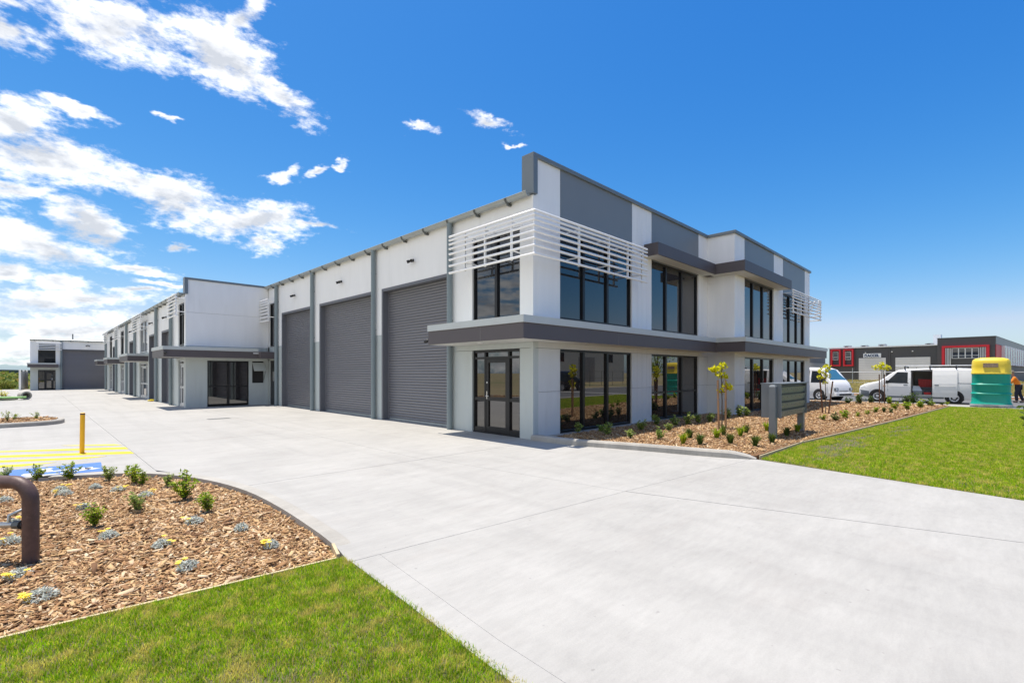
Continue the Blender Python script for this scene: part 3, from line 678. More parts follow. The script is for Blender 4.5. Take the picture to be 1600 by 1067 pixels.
def gutter(parent, p, q, r=.10, step=1.25, brackets=True):
    """half-round gutter from p to q along y (at x,z of p) with strap brackets"""
    x, y0, z = p; y1 = q[1]; n = 12; ro = []; ri = []
    for k in range(n + 1):
        a = math.pi + math.pi * k / n; ro.append((x + r * math.cos(a), z + r * math.sin(a)))
    for k in range(n, -1, -1):
        a = math.pi + math.pi * k / n; ri.append((x + (r - .012) * math.cos(a), z + (r - .012) * math.sin(a)))
    ring = ro + ri
    mb = MB().rings([[(a, y0, b) for a, b in ring], [(a, y1, b) for a, b in ring]])
    g = mb.build('gutter', 'gutter_metal', parent, (x, y0, z), smooth=50)
    mb = MB(); mb.tube([(x - r, y0, z + .006), (x - r, y1, z + .006)], .013, 6); mb.build('gutter_bead', 'gutter_metal', g)
    for yy in (y0 + .004, y1 - .012):
        pts = [(a, b) for a, b in ro]; MB().add([(a, yy, b) for a, b in pts] + [(a, yy + .008, b) for a, b in pts], [tuple(range(len(pts)))[::-1], tuple(range(len(pts), 2 * len(pts)))] + [(i, (i + 1) % len(pts), len(pts) + (i + 1) % len(pts), len(pts) + i) for i in range(len(pts))]).build('end_cap', 'gutter_metal', g)
    if brackets:
        src = None; yy = y0 + .75
        while yy < y1 - .2:
            if src is None:
                mb = MB(); rr = r + .012; path = [(x + rr * math.cos(math.pi + math.pi * k / 9), z + rr * math.sin(math.pi + math.pi * k / 9)) for k in range(10)]
                path2 = [(x + (rr + .012) * math.cos(math.pi + math.pi * k / 9), z + (rr + .012) * math.sin(math.pi + math.pi * k / 9)) for k in range(10)]
                ring = path + path2[::-1]
                mb.rings([[(a, yy - .025, b) for a, b in ring], [(a, yy + .025, b) for a, b in ring]])
                mb.box(x - .02, x + r + .06, yy - .03, yy + .03, z - r - .065, z - r - .012)
                src = mb.build('bracket', 'bracket_metal', g); s0 = yy
            else:
                c = src.copy(); col.objects.link(c); c.location = (src.location.x, src.location.y + yy - s0, src.location.z)
            yy += step
    return g
def downpipe(parent, x, y, ztop, r=.085):
    mb = MB().tube([(x, y, .0), (x, y, ztop - .06)], r, 16); d = mb.build('downpipe', 'pipe_grey', parent, (x, y, 0), smooth=50)
    for z in (.85, ztop * .52, ztop * .85): MB().box(x - r - .004, x + .14, y - .022, y + .022, z, z + .03).build('pipe_clip', 'pipe_grey', d)
    return d
def floodlight(parent, F, u, z):
    mb = MB(); F.box(mb, u - .04, u + .04, z - .04, z + .04, .001, .05); mb.tube([F.pt(u, z, .04), F.pt(u, z - .03, .12)], .016, 6)
    for s_ in (-1, 1):
        mb.lathe(F.pt(u + s_ * .06, z - .02, .09), (F.pt(s_ * .6, -.3, .7)[0] - F.pt(0, 0, 0)[0], F.pt(s_ * .6, -.3, .7)[1] - F.pt(0, 0, 0)[1], -.3), [(0, .02), (.02, .045), (.11, .055), (.115, .0)], 10)
    return mb.build('security_light', 'black_plastic', parent, F.pt(u, z, 0))
def louvre_run(pts, blades, parent, name='louvre_screen', r=.034, posts=(), flat=True):
    """horizontal round-edged blades following pts (xy polyline) at heights in blades, with uprights"""
    s_ = MB().tube([(x, y, blades[0]) for x, y in pts], r, 8).build(name, 'louvre_white', parent, (pts[0][0], pts[0][1], min(blades)), smooth=50)
    for (x, y, bx, by) in posts:
        base = MB(); base.box(x - .025, x + .025, y - .025, y + .025, min(blades) - .04, max(blades) + .02)
        for z in (blades[1], blades[-2]):
            base.tube([(x, y, z), (bx, by, z)], .018, 6)
        base.build('upright', 'louvre_white', s_)
    for z in blades[1:]:
        MB().tube([(x, y, z) for x, y in pts], r, 8).build('blade', 'louvre_white', s_, smooth=50)
    return s_
def boards(F, parent, u0, u1, zs, m, n, gap=.008, d1=0.0):
    """n vertical cladding boards between u0 and u1, cut at the heights zs"""
    w = (u1 - u0) / n
    for i in range(n):
        for j in range(len(zs) - 1):
            F.panel(parent, 'cladding_board', m, u0 + i * w + (gap / 2 if i else 0), u0 + (i + 1) * w - (gap / 2 if i < n - 1 else 0), zs[j] + (gap / 2 if j else 0), zs[j + 1] - (gap / 2 if j < len(zs) - 2 else 0), -.06, d1)
def canopy(parent, outline, z0, zc, z1, name='canopy', cap=True, over=.03, m='fascia_dark'):
    """flat canopy: dark fascia box with soffit and a pale flashing on top"""
    c = MB().prism(outline, z0 + .02, zc).build(name, m, parent, (*outline[0], z0), bevel=.004)
    cx = sum(p[0] for p in outline) / len(outline); cy = sum(p[1] for p in outline) / len(outline)
    return c

# ------------------------------------------------------------------ main building
FX = Face('x', 0.0); FA = Face('y', 0.0); FB = Face('y', -1.08)
main = thing('warehouse_office', 'two-storey white and grey warehouse unit on the corner, with roller doors and dark windows', 'building', (0, 0, 0))
XA = 10.44; XB = 21.23; GUT = 6.25; TOP = 7.25
# dark core so that nothing shines through joints, set back from the cladding
MB().box(.3, XB - .1, .3, 19.2, -.05, 6.1).build('core', 'interior', main)
MB().box(XA + .2, XB - .1, -.75, .4, -.05, 6.9).build('core', 'interior', main)
# --- front facade, part A
zs_lo = [0.0, 1.2, 2.33, 3.06]
FA.panel(main, 'wall_panel', 'board_grey', .2, 1.07, 0, 1.196, -.2, 0); FA.panel(main, 'wall_panel', 'board_grey', .2, 1.07, 1.204, 2.326, -.2, 0); FA.panel(main, 'wall_panel', 'board_grey', .2, 1.07, 2.334, 3.06, -.2, 0)
FA.panel(main, 'wall_panel', 'board_white', .2, 1.07, 3.065, 6.2, -.2, 0); FA.panel(main, 'wall_panel', 'board_white', .1, 1.07, 6.2, 7.14, -.2, 0)
boards(FA, main, 4.70, 5.95, zs_lo, 'board_grey', 4); boards(FA, main, 4.70, 5.95, [3.065, 7.14], 'board_white', 4)
boards(FA, main, 9.62, XA - .002, zs_lo, 'board_grey', 3); boards(FA, main, 9.62, XA - .002, [3.065, 7.14], 'board_white', 3)
for u0, u1 in ((1.07, 4.70), (5.95, 9.62)):
    FA.panel(main, 'lintel_panel', 'board_grey', u0 + .003, u1 - .003, 2.334, 3.06, -.2, -.003)
    FA.panel(main, 'parapet_panel', 'parapet_grey', u0 + .003, u1 - .003, 5.52, 7.14, -.2, .006)
window(FA, main, 1.07, 4.70, .06, 2.33, (2.19, 3.39), (), glass='glass_bronze'); window(FA, main, 5.95, 9.62, .06, 2.33, (7.08, 8.3), (1.0,), glass='glass_bronze')
window(FA, main, 1.07, 4.70, 3.14, 5.52, (2.19, 3.39), (4.78,)); window(FA, main, 5.95, 9.62, 3.14, 5.52, (7.08, 8.3), ())
for u0, u1 in ((1.07, 4.70), (5.95, 9.62)): FA.panel(main, 'sill', 'flashing', u0, u1, 3.065, 3.138, -.2, .03)
# --- return and part B
FR = Face('x', XA)
FR.panel(main, 'wall_panel', 'board_grey', -1.076, -.001, 0, 1.196, -.15, 0); FR.panel(main, 'wall_panel', 'board_grey', -1.076, -.001, 1.204, 3.06, -.15, 0); FR.panel(main, 'wall_panel', 'board_white', -1.076, -.001, 3.065, 7.14, -.15, 0)
boards(FB, main, XA + .002, 11.5, zs_lo, 'board_grey', 3); boards(FB, main, XA + .002, 11.5, [3.065, 7.14], 'board_white', 3)
boards(FB, main, 15.15, 16.52, zs_lo, 'board_grey', 5); boards(FB, main, 15.15, 16.52, [3.065, 7.14], 'board_white', 5)
boards(FB, main, 20.25, XB, zs_lo, 'board_grey', 3); boards(FB, main, 20.25, XB, [3.065, 7.14], 'board_white', 3)
for u0, u1, mu in ((11.5, 15.15, (12.6, 13.85)), (16.52, 20.25, (17.75, 19.0))):
    FB.panel(main, 'lintel_panel', 'board_grey', u0 + .003, u1 - .003, 2.334, 3.06, -.2, -.003)
    FB.panel(main, 'parapet_panel', 'parapet_grey', u0 + .003, u1 - .003, 5.52, 7.14, -.2, .006)
    window(FB, main, u0, u1, .06, 2.33, mu, (), glass='glass_bronze'); window(FB, main, u0, u1, 3.14, 5.52, mu, ())
    FB.panel(main, 'sill', 'flashing', u0, u1, 3.065, 3.138, -.2, .03)
# street-side end wall and back
MB().box(XB - .15, XB - .002, -1.07, 19.3, 0, 7.14).build('end_wall', 'white_wall', main)
MB().box(-.0, XB, 19.32, 19.45, 0, 6.1).build('rear_wall', 'white_wall', main)
# parapet capping along the stepped top, and the parapet's end
cp = MB(); cp.box(-.06, XA - .09, -.07, .34, 7.14, TOP); cp.box(XA - .085, XA + .3, -1.15, .34, 7.14, TOP); cp.box(XA + .3, XB + .06, -1.15, -.75, 7.14, TOP); cp.box(XB - .3, XB + .06, -.75, 19.3, 7.14, TOP)
cp.build('parapet_capping', 'capping_grey', main, bevel=.006)
MB().box(-.062, .098, -.072, .34, 6.22, 7.139).build('parapet_end', 'capping_grey', main, bevel=.005)
MB().box(.1, XA, .2, .34, 6.2, 7.139).build('parapet_back', 'roofing', main)
# roof with ribs
rf = MB(); rf.add([(-.02, .34, 6.3), (XB - .2, .34, 6.9), (XB - .2, 19.3, 6.9), (-.02, 19.3, 6.3), (-.02, .34, 6.22), (XB - .2, .34, 6.82), (XB - .2, 19.3, 6.82), (-.02, 19.3, 6.22)], [(0, 1, 2, 3), (7, 6, 5, 4), (0, 3, 7, 4), (1, 0, 4, 5), (2, 1, 5, 6), (3, 2, 6, 7)])
rf.build('roof', 'roofing', main)
# --- side facade
zb = 3.06
def wallx(F, par, u0, u1, z0, z1, m, name='wall_panel', d1=0.0): return F.panel(par, name, m, u0, u1, z0, z1, -.2, d1)
wallx(FX, main, .002, .47, 0, 2.326, 'grey_wall'); wallx(FX, main, 2.38, 3.4, 0, 2.326, 'grey_wall'); wallx(FX, main, .002, 3.4, 2.334, zb, 'grey_wall')
wallx(FX, main, .002, .47, zb + .005, 6.2, 'white_wall'); wallx(FX, main, 2.38, 3.4, zb + .005, 6.2, 'white_wall'); wallx(FX, main, .472, 2.378, 5.50, 6.2, 'white_wall'); wallx(FX, main, .472, 2.378, zb + .005, 3.14, 'white_wall')
window(FX, main, .47, 2.38, 3.15, 5.50, (1.43,), (4.72,), glass='glass')
glazed_door(FX, main, .47, 2.38, 2.32, .93, 1.88, hside=1)
FX.panel(main, 'corner_trim', 'grey_wall', -.006, .085, 0.0, zb, -.09, .006); FX.panel(main, 'corner_trim', 'white_wall', -.006, .085, zb + .005, 6.2, -.09, .006)
HD = 4.62
for u0, u1 in ((3.5, 7.35), (8.2, 12.7), (13.68, 17.25)):
    surround(FX, main, u0, u1, HD); roller_door(FX, main, u0, u1, HD)
piers = [(3.402, 3.40, 0), (7.45, 8.1, 1), (12.8, 13.58, 1), (17.35, 18.08, 1)]
for a, b, k in piers:
    if k: wallx(FX, main, a + .002, b - .002, 0, zb, 'grey_wall'); wallx(FX, main, a + .002, b - .002, zb + .004, HD + .1, 'white_wall')
ups = [3.402, 7.98, 13.45, 17.9]
for a, b in ((3.402, 7.975), (7.985, 13.44), (13.45, 18.08)): wallx(FX, main, a + .002, b - .002, HD + .104, 6.2, 'white_wall')
# entry beside the office block
wallx(FX, main, 19.15, 19.3, 0, zb, 'grey_wall'); wallx(FX, main, 18.082, 19.3, 2.33, zb, 'grey_wall'); wallx(FX, main, 19.15, 19.3, zb + .004, 6.2, 'white_wall'); wallx(FX, main, 18.082, 19.148, 5.35, 6.2, 'white_wall')
window(FX, main, 18.09, 19.145, 3.07, 5.35, (18.6,), ())
sd = FX.panel(main, 'steel_door', 'frame_black', 18.09, 19.145, 0, 2.325, -.12, -.06); FX.box(MB(), 18.4, 18.8, 1.25, 1.75, -.058, -.052).build('notice', 'interior_wall', sd); FX.box(MB(), 18.2, 18.26, .95, 1.2, -.06, -.02).build('handle', 'steel', sd)
for yy in (3.3, 7.86, 13.33, 17.82): downpipe(main, -.11, yy, GUT)
gutter(main, (-.115, .05, GUT), (-.115, 19.28, GUT))
FX.panel(main, 'eave_flashing', 'flashing', .1, 19.28, 6.202, 6.24, -.1, .012)
for u, z in ((5.4, 5.42), (10.64, 5.42), (15.6, 5.42)): floodlight(main, FX, u, z)
# --- lower canopy: fascia ring round the corner
def canopy_l(par, segs, z0, zc, z1):
    """segs: list of boxes (x0,x1,y0,y1) making one canopy"""
    mb = MB(); cp_ = MB(); so_ = MB()
    for i, (x0, x1, y0, y1) in enumerate(segs):
        mb.box(x0, x1, y0, y1, z0, zc); so_.box(x0 + .03, x1 - .03, y0 + .03, y1 - .03, z0 - .004, z0 + .02)
    c = mb.build('canopy', 'fascia_dark', par, (segs[0][0], segs[0][2], z0))
    so_.build('soffit', 'soffit', c)
    for i, (x0, x1, y0, y1) in enumerate(segs): cp_.box(x0, x1, y0, y1, zc + .001 * 0, z1)
    if z1 > zc:
        MBc = MB()
        for i, (x0, x1, y0, y1) in enumerate(segs): MBc.box(x0 - (.035 if i in (0,) else 0), x1, y0 - .035, y1, zc + .001, z1)
        MBc.build('capping', 'flashing', c)
    return c
cn = canopy_l(main, [(-1.0, -.007, -.62, 3.12)], 2.49, 2.86, 3.03)
c2 = MB(); c2.box(-.006, 9.8, -.62, -.004, 2.49, 2.86); c2.box(9.8, XA - .004, -1.7, -.62, 2.49, 2.86); c2.box(XA - .004, 22.1, -1.7, -1.085, 2.49, 2.86); c2.box(XB + .004, 22.1, -1.085, 3.0, 2.49, 2.86)
c2 = c2.build('canopy', 'fascia_dark', main, (0, -.6, 2.49))
c3 = MB(); c3.box(-.006, 9.765, -.655, -.004, 2.861, 3.03); c3.box(9.765, XA - .004, -1.735, -.62, 2.861, 3.03); c3.box(XA - .004, 22.13, -1.735, -1.085, 2.861, 3.03); c3.box(XB + .004, 22.13, -1.085, 3.0, 2.861, 3.03); c3.build('capping', 'flashing', c2)
c4 = MB(); c4.box(.02, 9.8, -.58, -.01, 2.484, 2.488); c4.box(9.84, XA - .01, -1.66, -.5, 2.484, 2.488); c4.box(XA, 22.0, -1.66, -1.09, 2.484, 2.488); c4.build('soffit', 'soffit', c2)
# canopy joints, lights
MB().box(-1.003, -.999, .88, .888, 2.5, 2.85).build('fascia_joint', 'joint', cn)
for x in (2.95, 6.2, 13.0): MB().box(x, x + .006, -.623 if x < 9 else -1.703, -.6 if x < 9 else -1.69, 2.5, 2.85).build('fascia_joint', 'joint', c2)
MB().lathe((-.55, 1.4, 2.483), (0, 0, -1), [(0, .07), (.012, .065), (.014, .0)], 14).build('downlight', 'louvre_white', cn)
lt = MB().box(-.98, -.9, 3.12, 3.16, 2.6, 2.68); lt.lathe((-.95, 3.2, 2.62), (-.3, .8, -.3), [(0, .02), (.03, .045), (.12, .055), (.125, 0)], 10); lt.build('security_light', 'black_plastic', cn)
# --- upper canopies
uc = MB(); uc.box(5.44, XA - .44, -.52, -.01, 5.55, 5.95); uc.box(XA - .44, XA - .004, -1.62, -.01, 5.55, 5.95); uc.box(XA - .004, 15.9, -1.62, -1.09, 5.55, 5.95)
uc = uc.build('upper_canopy', 'fascia_dark', main, (5.44, 0, 5.55))
us = MB(); us.box(5.48, XA - .46, -.48, -.02, 5.543, 5.549); us.box(XA - .42, XA - .02, -1.58, -.3, 5.543, 5.549); us.box(XA + .01, 15.86, -1.58, -1.1, 5.543, 5.549); us.build('soffit', 'soffit', uc)
# --- louvre screens
bl = [5.60, 5.50, 5.385, 5.255, 5.105, 4.94, 4.765, 4.56]
louvre_run([(-.45, 2.86), (-.45, -.45), (4.85, -.45)], bl, main, posts=[(-.42, 2.2, 0, 2.2), (-.42, 1.35, 0, 1.35), (-.42, .35, 0, .35), (-.42, -.42, 0, .02), (1.35, -.42, 1.35, 0), (2.75, -.42, 2.75, 0), (3.75, -.42, 3.75, 0), (4.6, -.42, 4.6, 0)])
louvre_run([(16.4, -1.53), (XB + .42, -1.53), (XB + .42, 2.0)], bl, main, posts=[(16.6, -1.5, 16.6, -1.08), (17.9, -1.5, 17.9, -1.08), (19.3, -1.5, 19.3, -1.08), (XB + .39, -1.5, XB, -1.06), (XB + .39, 1.0, XB, 1.0)])
louvre_run([(-.45, 19.2), (-.45, 17.95)], [5.45, 5.33, 5.2, 5.06, 4.9, 4.73, 4.55, 4.36], main, posts=[(-.42, 18.0, 0, 18.0), (-.42, 19.1, 0, 19.1)])

# ------------------------------------------------------------------ row building with projecting office block
XR = -3.75; YB = 19.3; FRW = Face('x', XR); FBK = Face('y', YB); RG = 5.58
row = thing('unit_row', 'long row of white and grey units behind the corner building, with projecting office block', 'building', (XR, YB, 0))
MB().box(XR + .3, 8, YB + .3, 55.9, -.05, 5.4).build('core', 'interior', row)
# block face
FBK.panel(row, 'wall_panel', 'grey_wall', XR, -2.84, 0, 2.29); FBK.panel(row, 'wall_panel', 'grey_wall', -.96, -.02, 0, 1.15); FBK.panel(row, 'wall_panel', 'grey_wall', -.96, -.80, 1.15, 2.29); FBK.panel(row, 'wall_panel', 'grey_wall', -.22, -.02, 1.15, 2.29)
FBK.panel(row, 'wall_panel', 'grey_wall', XR, -.02, 2.295, 3.0)
FBK.panel(row, 'wall_panel', 'white_wall', XR + .0, -.02, 3.005, 4.62); FBK.panel(row, 'wall_panel', 'white_wall', XR + .0, -.02, 4.628, 6.2)
cb = MB(); cb.box(XR - .05, .3, YB - .05, YB + .3, 6.2, 6.3); cb.build('parapet_capping', 'capping_grey', row, bevel=.006)
MB().box(XR - .052, XR + .09, YB - .052, YB + .3, 5.5, 6.199).build('parapet_end', 'capping_grey', row, bevel=.005)
MB().box(XR, .3, YB + .2, YB + .35, 5.4, 6.199).build('parapet_back', 'roofing', row)
window(FBK, row, -2.84, -.96, .06, 2.29, (-1.9,), (1.0,), glass='glass_bronze')
# servery hatch with a propped flap
FBK.panel(row, 'hatch_opening', 'interior', -.80, -.22, 1.15, 2.29, -.2, -.12)
fl = MB(); fl.add([(-.80, YB - .02, 2.2), (-.22, YB - .02, 2.2), (-.22, YB - .32, 1.78), (-.80, YB - .32, 1.78), (-.80, YB - .04, 2.22), (-.22, YB - .04, 2.22), (-.22, YB - .34, 1.80), (-.80, YB - .34, 1.80)], [(0, 1, 2, 3), (7, 6, 5, 4), (0, 3, 7, 4), (1, 0, 4, 5), (2, 1, 5, 6), (3, 2, 6, 7)])
fl.build('hatch_flap', 'grey_wall', row)
MB().tube([(-.24, YB - .01, 1.3), (-.24, YB - .3, 1.78)], .012, 6).build('flap_stay', 'steel', row)
# row facade: list of (kind, y0, y1)
items = [('entry', 19.62, 20.9), ('pipe', 22.2), ('roll', 22.6, 25.4), ('pipe', 26.45), ('roll', 27.1, 29.6), ('entry2', 30.2, 33.4), ('pipe', 34.8), ('roll', 35.3, 38.4), ('pipe', 39.1), ('entry', 41.6, 43.6), ('pipe', 45.6), ('roll', 46.2, 49.2), ('entry', 49.8, 51.8), ('pipe', 54.0)]
cur = YB + .202
for it in items:
    if it[0] == 'pipe': downpipe(row, XR - .11, it[1], RG); continue
    k, a, b = it
    wallx(FRW, row, cur, a - .002, 0, 3.0, 'grey_wall'); wallx(FRW, row, cur, a - .002, 3.004, 5.5, 'white_wall')
    if k == 'roll':
        surround(FRW, row, a + .1, b - .1, 3.95); roller_door(FRW, row, a + .1, b - .1, 3.95, slat=.1)
        wallx(FRW, row, a, b, 4.06, 5.5, 'white_wall'); floodlight(row, FRW, (a + b) / 2, 4.75)
    else:
        wallx(FRW, row, a, b, 2.33, 3.0, 'grey_wall'); wallx(FRW, row, a, b, 5.14, 5.5, 'white_wall')
        window(FRW, row, a, b, 3.05, 5.14, ((a + b) / 2,), (4.6,), m='frame_silver' if k == 'entry2' else 'frame_black')
        glazed_door(FRW, row, a, b, 2.32, a + (b - a) * .25, a + (b - a) * .75, m='frame_silver')
        if a > 21:
            canopy_l(row, [(XR - 1.05, XR - .007, a - .35, b + .4)], 2.42, 2.75, 2.9)
        louvre_run([(XR - .42, a - .6), (XR - .42, b + .3)], [5.42, 5.28, 5.13, 4.97, 4.8, 4.62, 4.42], row, posts=[(XR - .4, a - .3, XR, a - .3), (XR - .4, b, XR, b)])
    cur = b + .002
wallx(FRW, row, cur, 55.95, 0, 3.0, 'grey_wall'); wallx(FRW, row, cur, 55.95, 3.004, 5.5, 'white_wall')
MB().box(XR, 8, 55.95, 56.1, 0, 5.5).build('end_wall', 'white_wall', row)
gutter(row, (XR - .115, YB + .35, RG), (XR - .115, 56.0, RG), step=1.25)
rr = MB(); rr.add([(XR - .02, YB + .34, 5.6), (8, YB + .34, 6.0), (8, 56.0, 6.0), (XR - .02, 56.0, 5.6), (XR - .02, YB + .34, 5.5), (8, YB + .34, 5.9), (8, 56.0, 5.9), (XR - .02, 56.0, 5.5)], [(0, 1, 2, 3), (7, 6, 5, 4), (0, 3, 7, 4), (1, 0, 4, 5), (2, 1, 5, 6), (3, 2, 6, 7)]); rr.build('roof', 'roofing', row)
# block canopy, wrapping round the corner of the block
bc = MB(); bc.box(-4.75, -.75, 18.5, YB - .004, 2.42, 2.76); bc.box(-4.75, XR - .004, YB - .004, 21.4, 2.42, 2.76); bc.box(-.75, -.008, 18.1, YB - .004, 2.42, 2.76)
bc = bc.build('canopy', 'fascia_dark', row, (-4.75, 18.5, 2.42))
bd = MB(); bd.box(-4.785, -.75, 18.465, YB - .004, 2.761, 2.92); bd.box(-4.785, XR - .004, YB - .004, 21.43, 2.761, 2.92); bd.build('capping', 'flashing', bc)
be = MB(); be.box(-4.7, -.1, 18.55, YB - .02, 2.414, 2.418); be.build('soffit', 'soffit', bc)
sl_ = MB().box(-4.72, -4.64, 18.4, 18.5, 2.6, 2.66); sl_.lathe((-4.68, 18.42, 2.6), (-.3, -.8, -.3), [(0, .02), (.03, .045), (.1, .05), (.105, 0)], 10); sl_.build('security_light', 'black_plastic', bc)
MB().box(-1.0, -.2, 18.44, 18.462, 2.66, 2.70).build('strip_light', 'louvre_white', bc)

# ------------------------------------------------------------------ far building across the yard end
YF = 57.2; FF = Face('y', YF)
far = thing('rear_warehouse', 'white warehouse unit closing the far end of the yard, with wide grey roller door', 'building', (-9.16, YF, 0))
MB().box(-9.0, 6, YF + .3, YF + 18, -.05, 4.8).build('core', 'interior', far)
FF.panel(far, 'wall_panel', 'grey_wall', -9.16, -8.62, 0, 2.45); FF.panel(far, 'wall_panel', 'grey_wall', -7.38, -7.0, 0, 2.45); FF.panel(far, 'wall_panel', 'grey_wall', -8.618, -7.382, 1.96, 2.45)
FF.panel(far, 'wall_panel', 'white_wall', -9.16, -8.62, 2.455, 4.86); FF.panel(far, 'wall_panel', 'white_wall', -7.38, -7.0, 2.455, 4.86); FF.panel(far, 'wall_panel', 'white_wall', -8.618, -7.382, 4.52, 4.86)
window(FF, far, -8.62, -7.38, 2.5, 4.52, (), ()); glazed_door(FF, far, -8.62, -7.38, 1.95, -8.15, -7.55, lz=1.78)
surround(FF, far, -6.9, -2.2, 3.92, rec=.2); roller_door(FF, far, -6.9, -2.2, 3.92, slat=.1, rec=.2)
FF.panel(far, 'wall_panel', 'white_wall', -7.0, 6, 4.03, 4.86); FF.panel(far, 'wall_panel', 'grey_wall', -2.09, 6, 0, 4.028)
cf = MB().box(-9.35, -7.2, YF - .9, YF - .004, 2.2, 2.5).build('canopy', 'fascia_dark', far, (-9.3, YF, 2.2)); MB().box(-9.38, -7.3, YF - .93, YF - .004, 2.501, 2.62).build('capping', 'flashing', cf)
mb = MB()
for k in range(13): mb.tube([(-9.2 + .0, YF - .12, 4.9), (6, YF - .12, 4.9)], .085, 10) if k == 0 else None
gf = mb.build('gutter', 'gutter_metal', far)
for k in range(10): MB().box(-8.9 + k * 1.3, -8.84 + k * 1.3, YF - .22, YF - .0, 4.78, 4.83).build('bracket', 'bracket_metal', gf)
louvre_run([(-8.75, YF - .35), (-6.95, YF - .35)], [4.62, 4.5, 4.37, 4.23, 4.08, 3.92], far, posts=[(-8.6, YF - .33, -8.6, YF), (-7.1, YF - .33, -7.1, YF)])
MB().tube([(-6.98, YF - .1, 0), (-6.98, YF - .1, 4.85)], .08, 12).build('downpipe', 'pipe_grey', far, smooth=50)
floodlight(far, FF, -5.0, 4.45)
MB().add([(-9.2, YF - .05, 4.9), (6, YF - .05, 4.9), (6, YF + 18, 5.6), (-9.2, YF + 18, 5.6), (-9.2, YF - .05, 4.84), (6, YF - .05, 4.84), (6, YF + 18, 5.54), (-9.2, YF + 18, 5.54)], [(0, 1, 2, 3), (7, 6, 5, 4), (0, 3, 7, 4), (1, 0, 4, 5), (2, 1, 5, 6), (3, 2, 6, 7)]).build('roof', 'roofing', far)
MB().box(-9.16, -9.0, YF + .2, YF + 18, 0, 4.86).build('side_wall', 'white_wall', far)
MB().tube([(-6.0, YF + 3, 5.0), (-6.0, YF + 3, 5.75)], .05, 8).build('vent', 'bracket_metal', far)
# pale piers of a yard wall beside it
yw = thing('yard_wall', 'pale rendered wall with piers stepping back beside the rear warehouse', 'wall', (-9.9, YF + 2, 0))
for k in range(3): MB().box(-9.95 + k * .22, -9.8 + k * .22, YF + 2 + k * 3, YF + 2.3 + k * 3, -.1, 2.0 - .02 * k).build('pier', 'white_wall', yw)
for k in range(2): MB().add([(-9.8 + k * .22, YF + 2.15 + k * 3, -.1), (-9.6 + k * .22, YF + 5.15 + k * 3, -.1), (-9.6 + k * .22, YF + 5.15 + k * 3, 1.8), (-9.8 + k * .22, YF + 2.15 + k * 3, 1.8), (-9.75 + k * .22, YF + 2.12 + k * 3, -.1), (-9.55 + k * .22, YF + 5.12 + k * 3, -.1), (-9.55 + k * .22, YF + 5.12 + k * 3, 1.8), (-9.75 + k * .22, YF + 2.12 + k * 3, 1.8)], [(0, 1, 2, 3), (7, 6, 5, 4), (0, 3, 7, 4), (1, 0, 4, 5), (2, 1, 5, 6), (3, 2, 6, 7)]).build('panel', 'shed_grey', yw)
# ------------------------------------------------------------------ small site objects
bo = thing('bollard', 'yellow steel bollard with a dark band at its top, standing on the hatched bay', 'bollard', (-8.23, 5.34, 0))
MB().lathe((-8.23, 5.34, 0), (.012, 0, 1), [(0, .041), (.80, .041), (.80, .0405), (.845, .039), (.855, .025), (.856, 0)], 20).build('post', 'yellow_paint', bo, smooth=40)
MB().lathe((-8.22, 5.34, .815), (.012, 0, 1), [(0, .0425), (.03, .0425)], 20).build('band', 'rust_pipe', bo)
MB().lathe((-8.23, 5.34, 0), (0, 0, 1), [(0, .07), (.008, .07), (.01, .05)], 20).build('base_flange', 'yellow_paint', bo)
# brown pipe hoop in the left bed
hx, hy2 = gp(48, 878, -.05); dxh, dyh = -.708, .706
hp = thing('pipe_hoop', 'thick brown steel pipe hoop standing in the left mulch bed', 'barrier', (hx, hy2, -.09))
R_ = .17; path = [(0, -.2), (0, .58 - .0)] + [(R_ - R_ * math.cos(a), .52 + R_ * math.sin(a)) for a in [math.pi / 2 * k / 8 for k in range(1, 9)]]
path[1] = (0, .52); W_ = 1.5
path += [(W_ - R_ + R_ * math.sin(a), .52 + R_ * math.cos(a)) for a in [math.pi / 2 * k / 8 for k in range(0, 8)]] + [(W_, .52), (W_, -.2)]
MB().tube([(hx + dxh * u, hy2 + dyh * u, z) for u, z in path], .06, 20).build('hoop', 'rust_pipe', hp, smooth=50)
MB().lathe((hx, hy2, .5), (0, 0, 1), [(-.006, .0612), (.006, .0612)], 20).build('weld', 'rust_pipe', hp)
gp_ = thing('galvanised_pipe', 'short galvanised water pipe with tap running to the brown hoop', 'pipe', (hx + dxh * .5, hy2 + dyh * .5 + .0, -.09))
a = (hx + dxh * .085, hy2 + dyh * .06)
MB().tube([(hx + dxh * .07, hy2 + dyh * .07, .30), (hx + dxh * .9, hy2 + dyh * .9, .27), (hx + dxh * .95, hy2 + dyh * .95, .2), (hx + dxh * .95, hy2 + dyh * .95, -.2)], .027, 12).build('pipe', 'galv', gp_, smooth=50)
MB().lathe((a[0], a[1], .30), (dxh, dyh, 0), [(0, .042), (.06, .042), (.062, .03)], 8).build('coupling', 'bracket_metal', gp_)
tp = MB().tube([(hx + dxh * .2, hy2 + dyh * .2, .3), (hx + dxh * .2, hy2 + dyh * .2, .38), (hx + dxh * .14 + .05, hy2 + dyh * .14 + .05, .42), (hx + dxh * .06 + .1, hy2 + dyh * .06 + .1, .40)], .016, 8); tp.build('tap', 'galv', gp_, smooth=50)

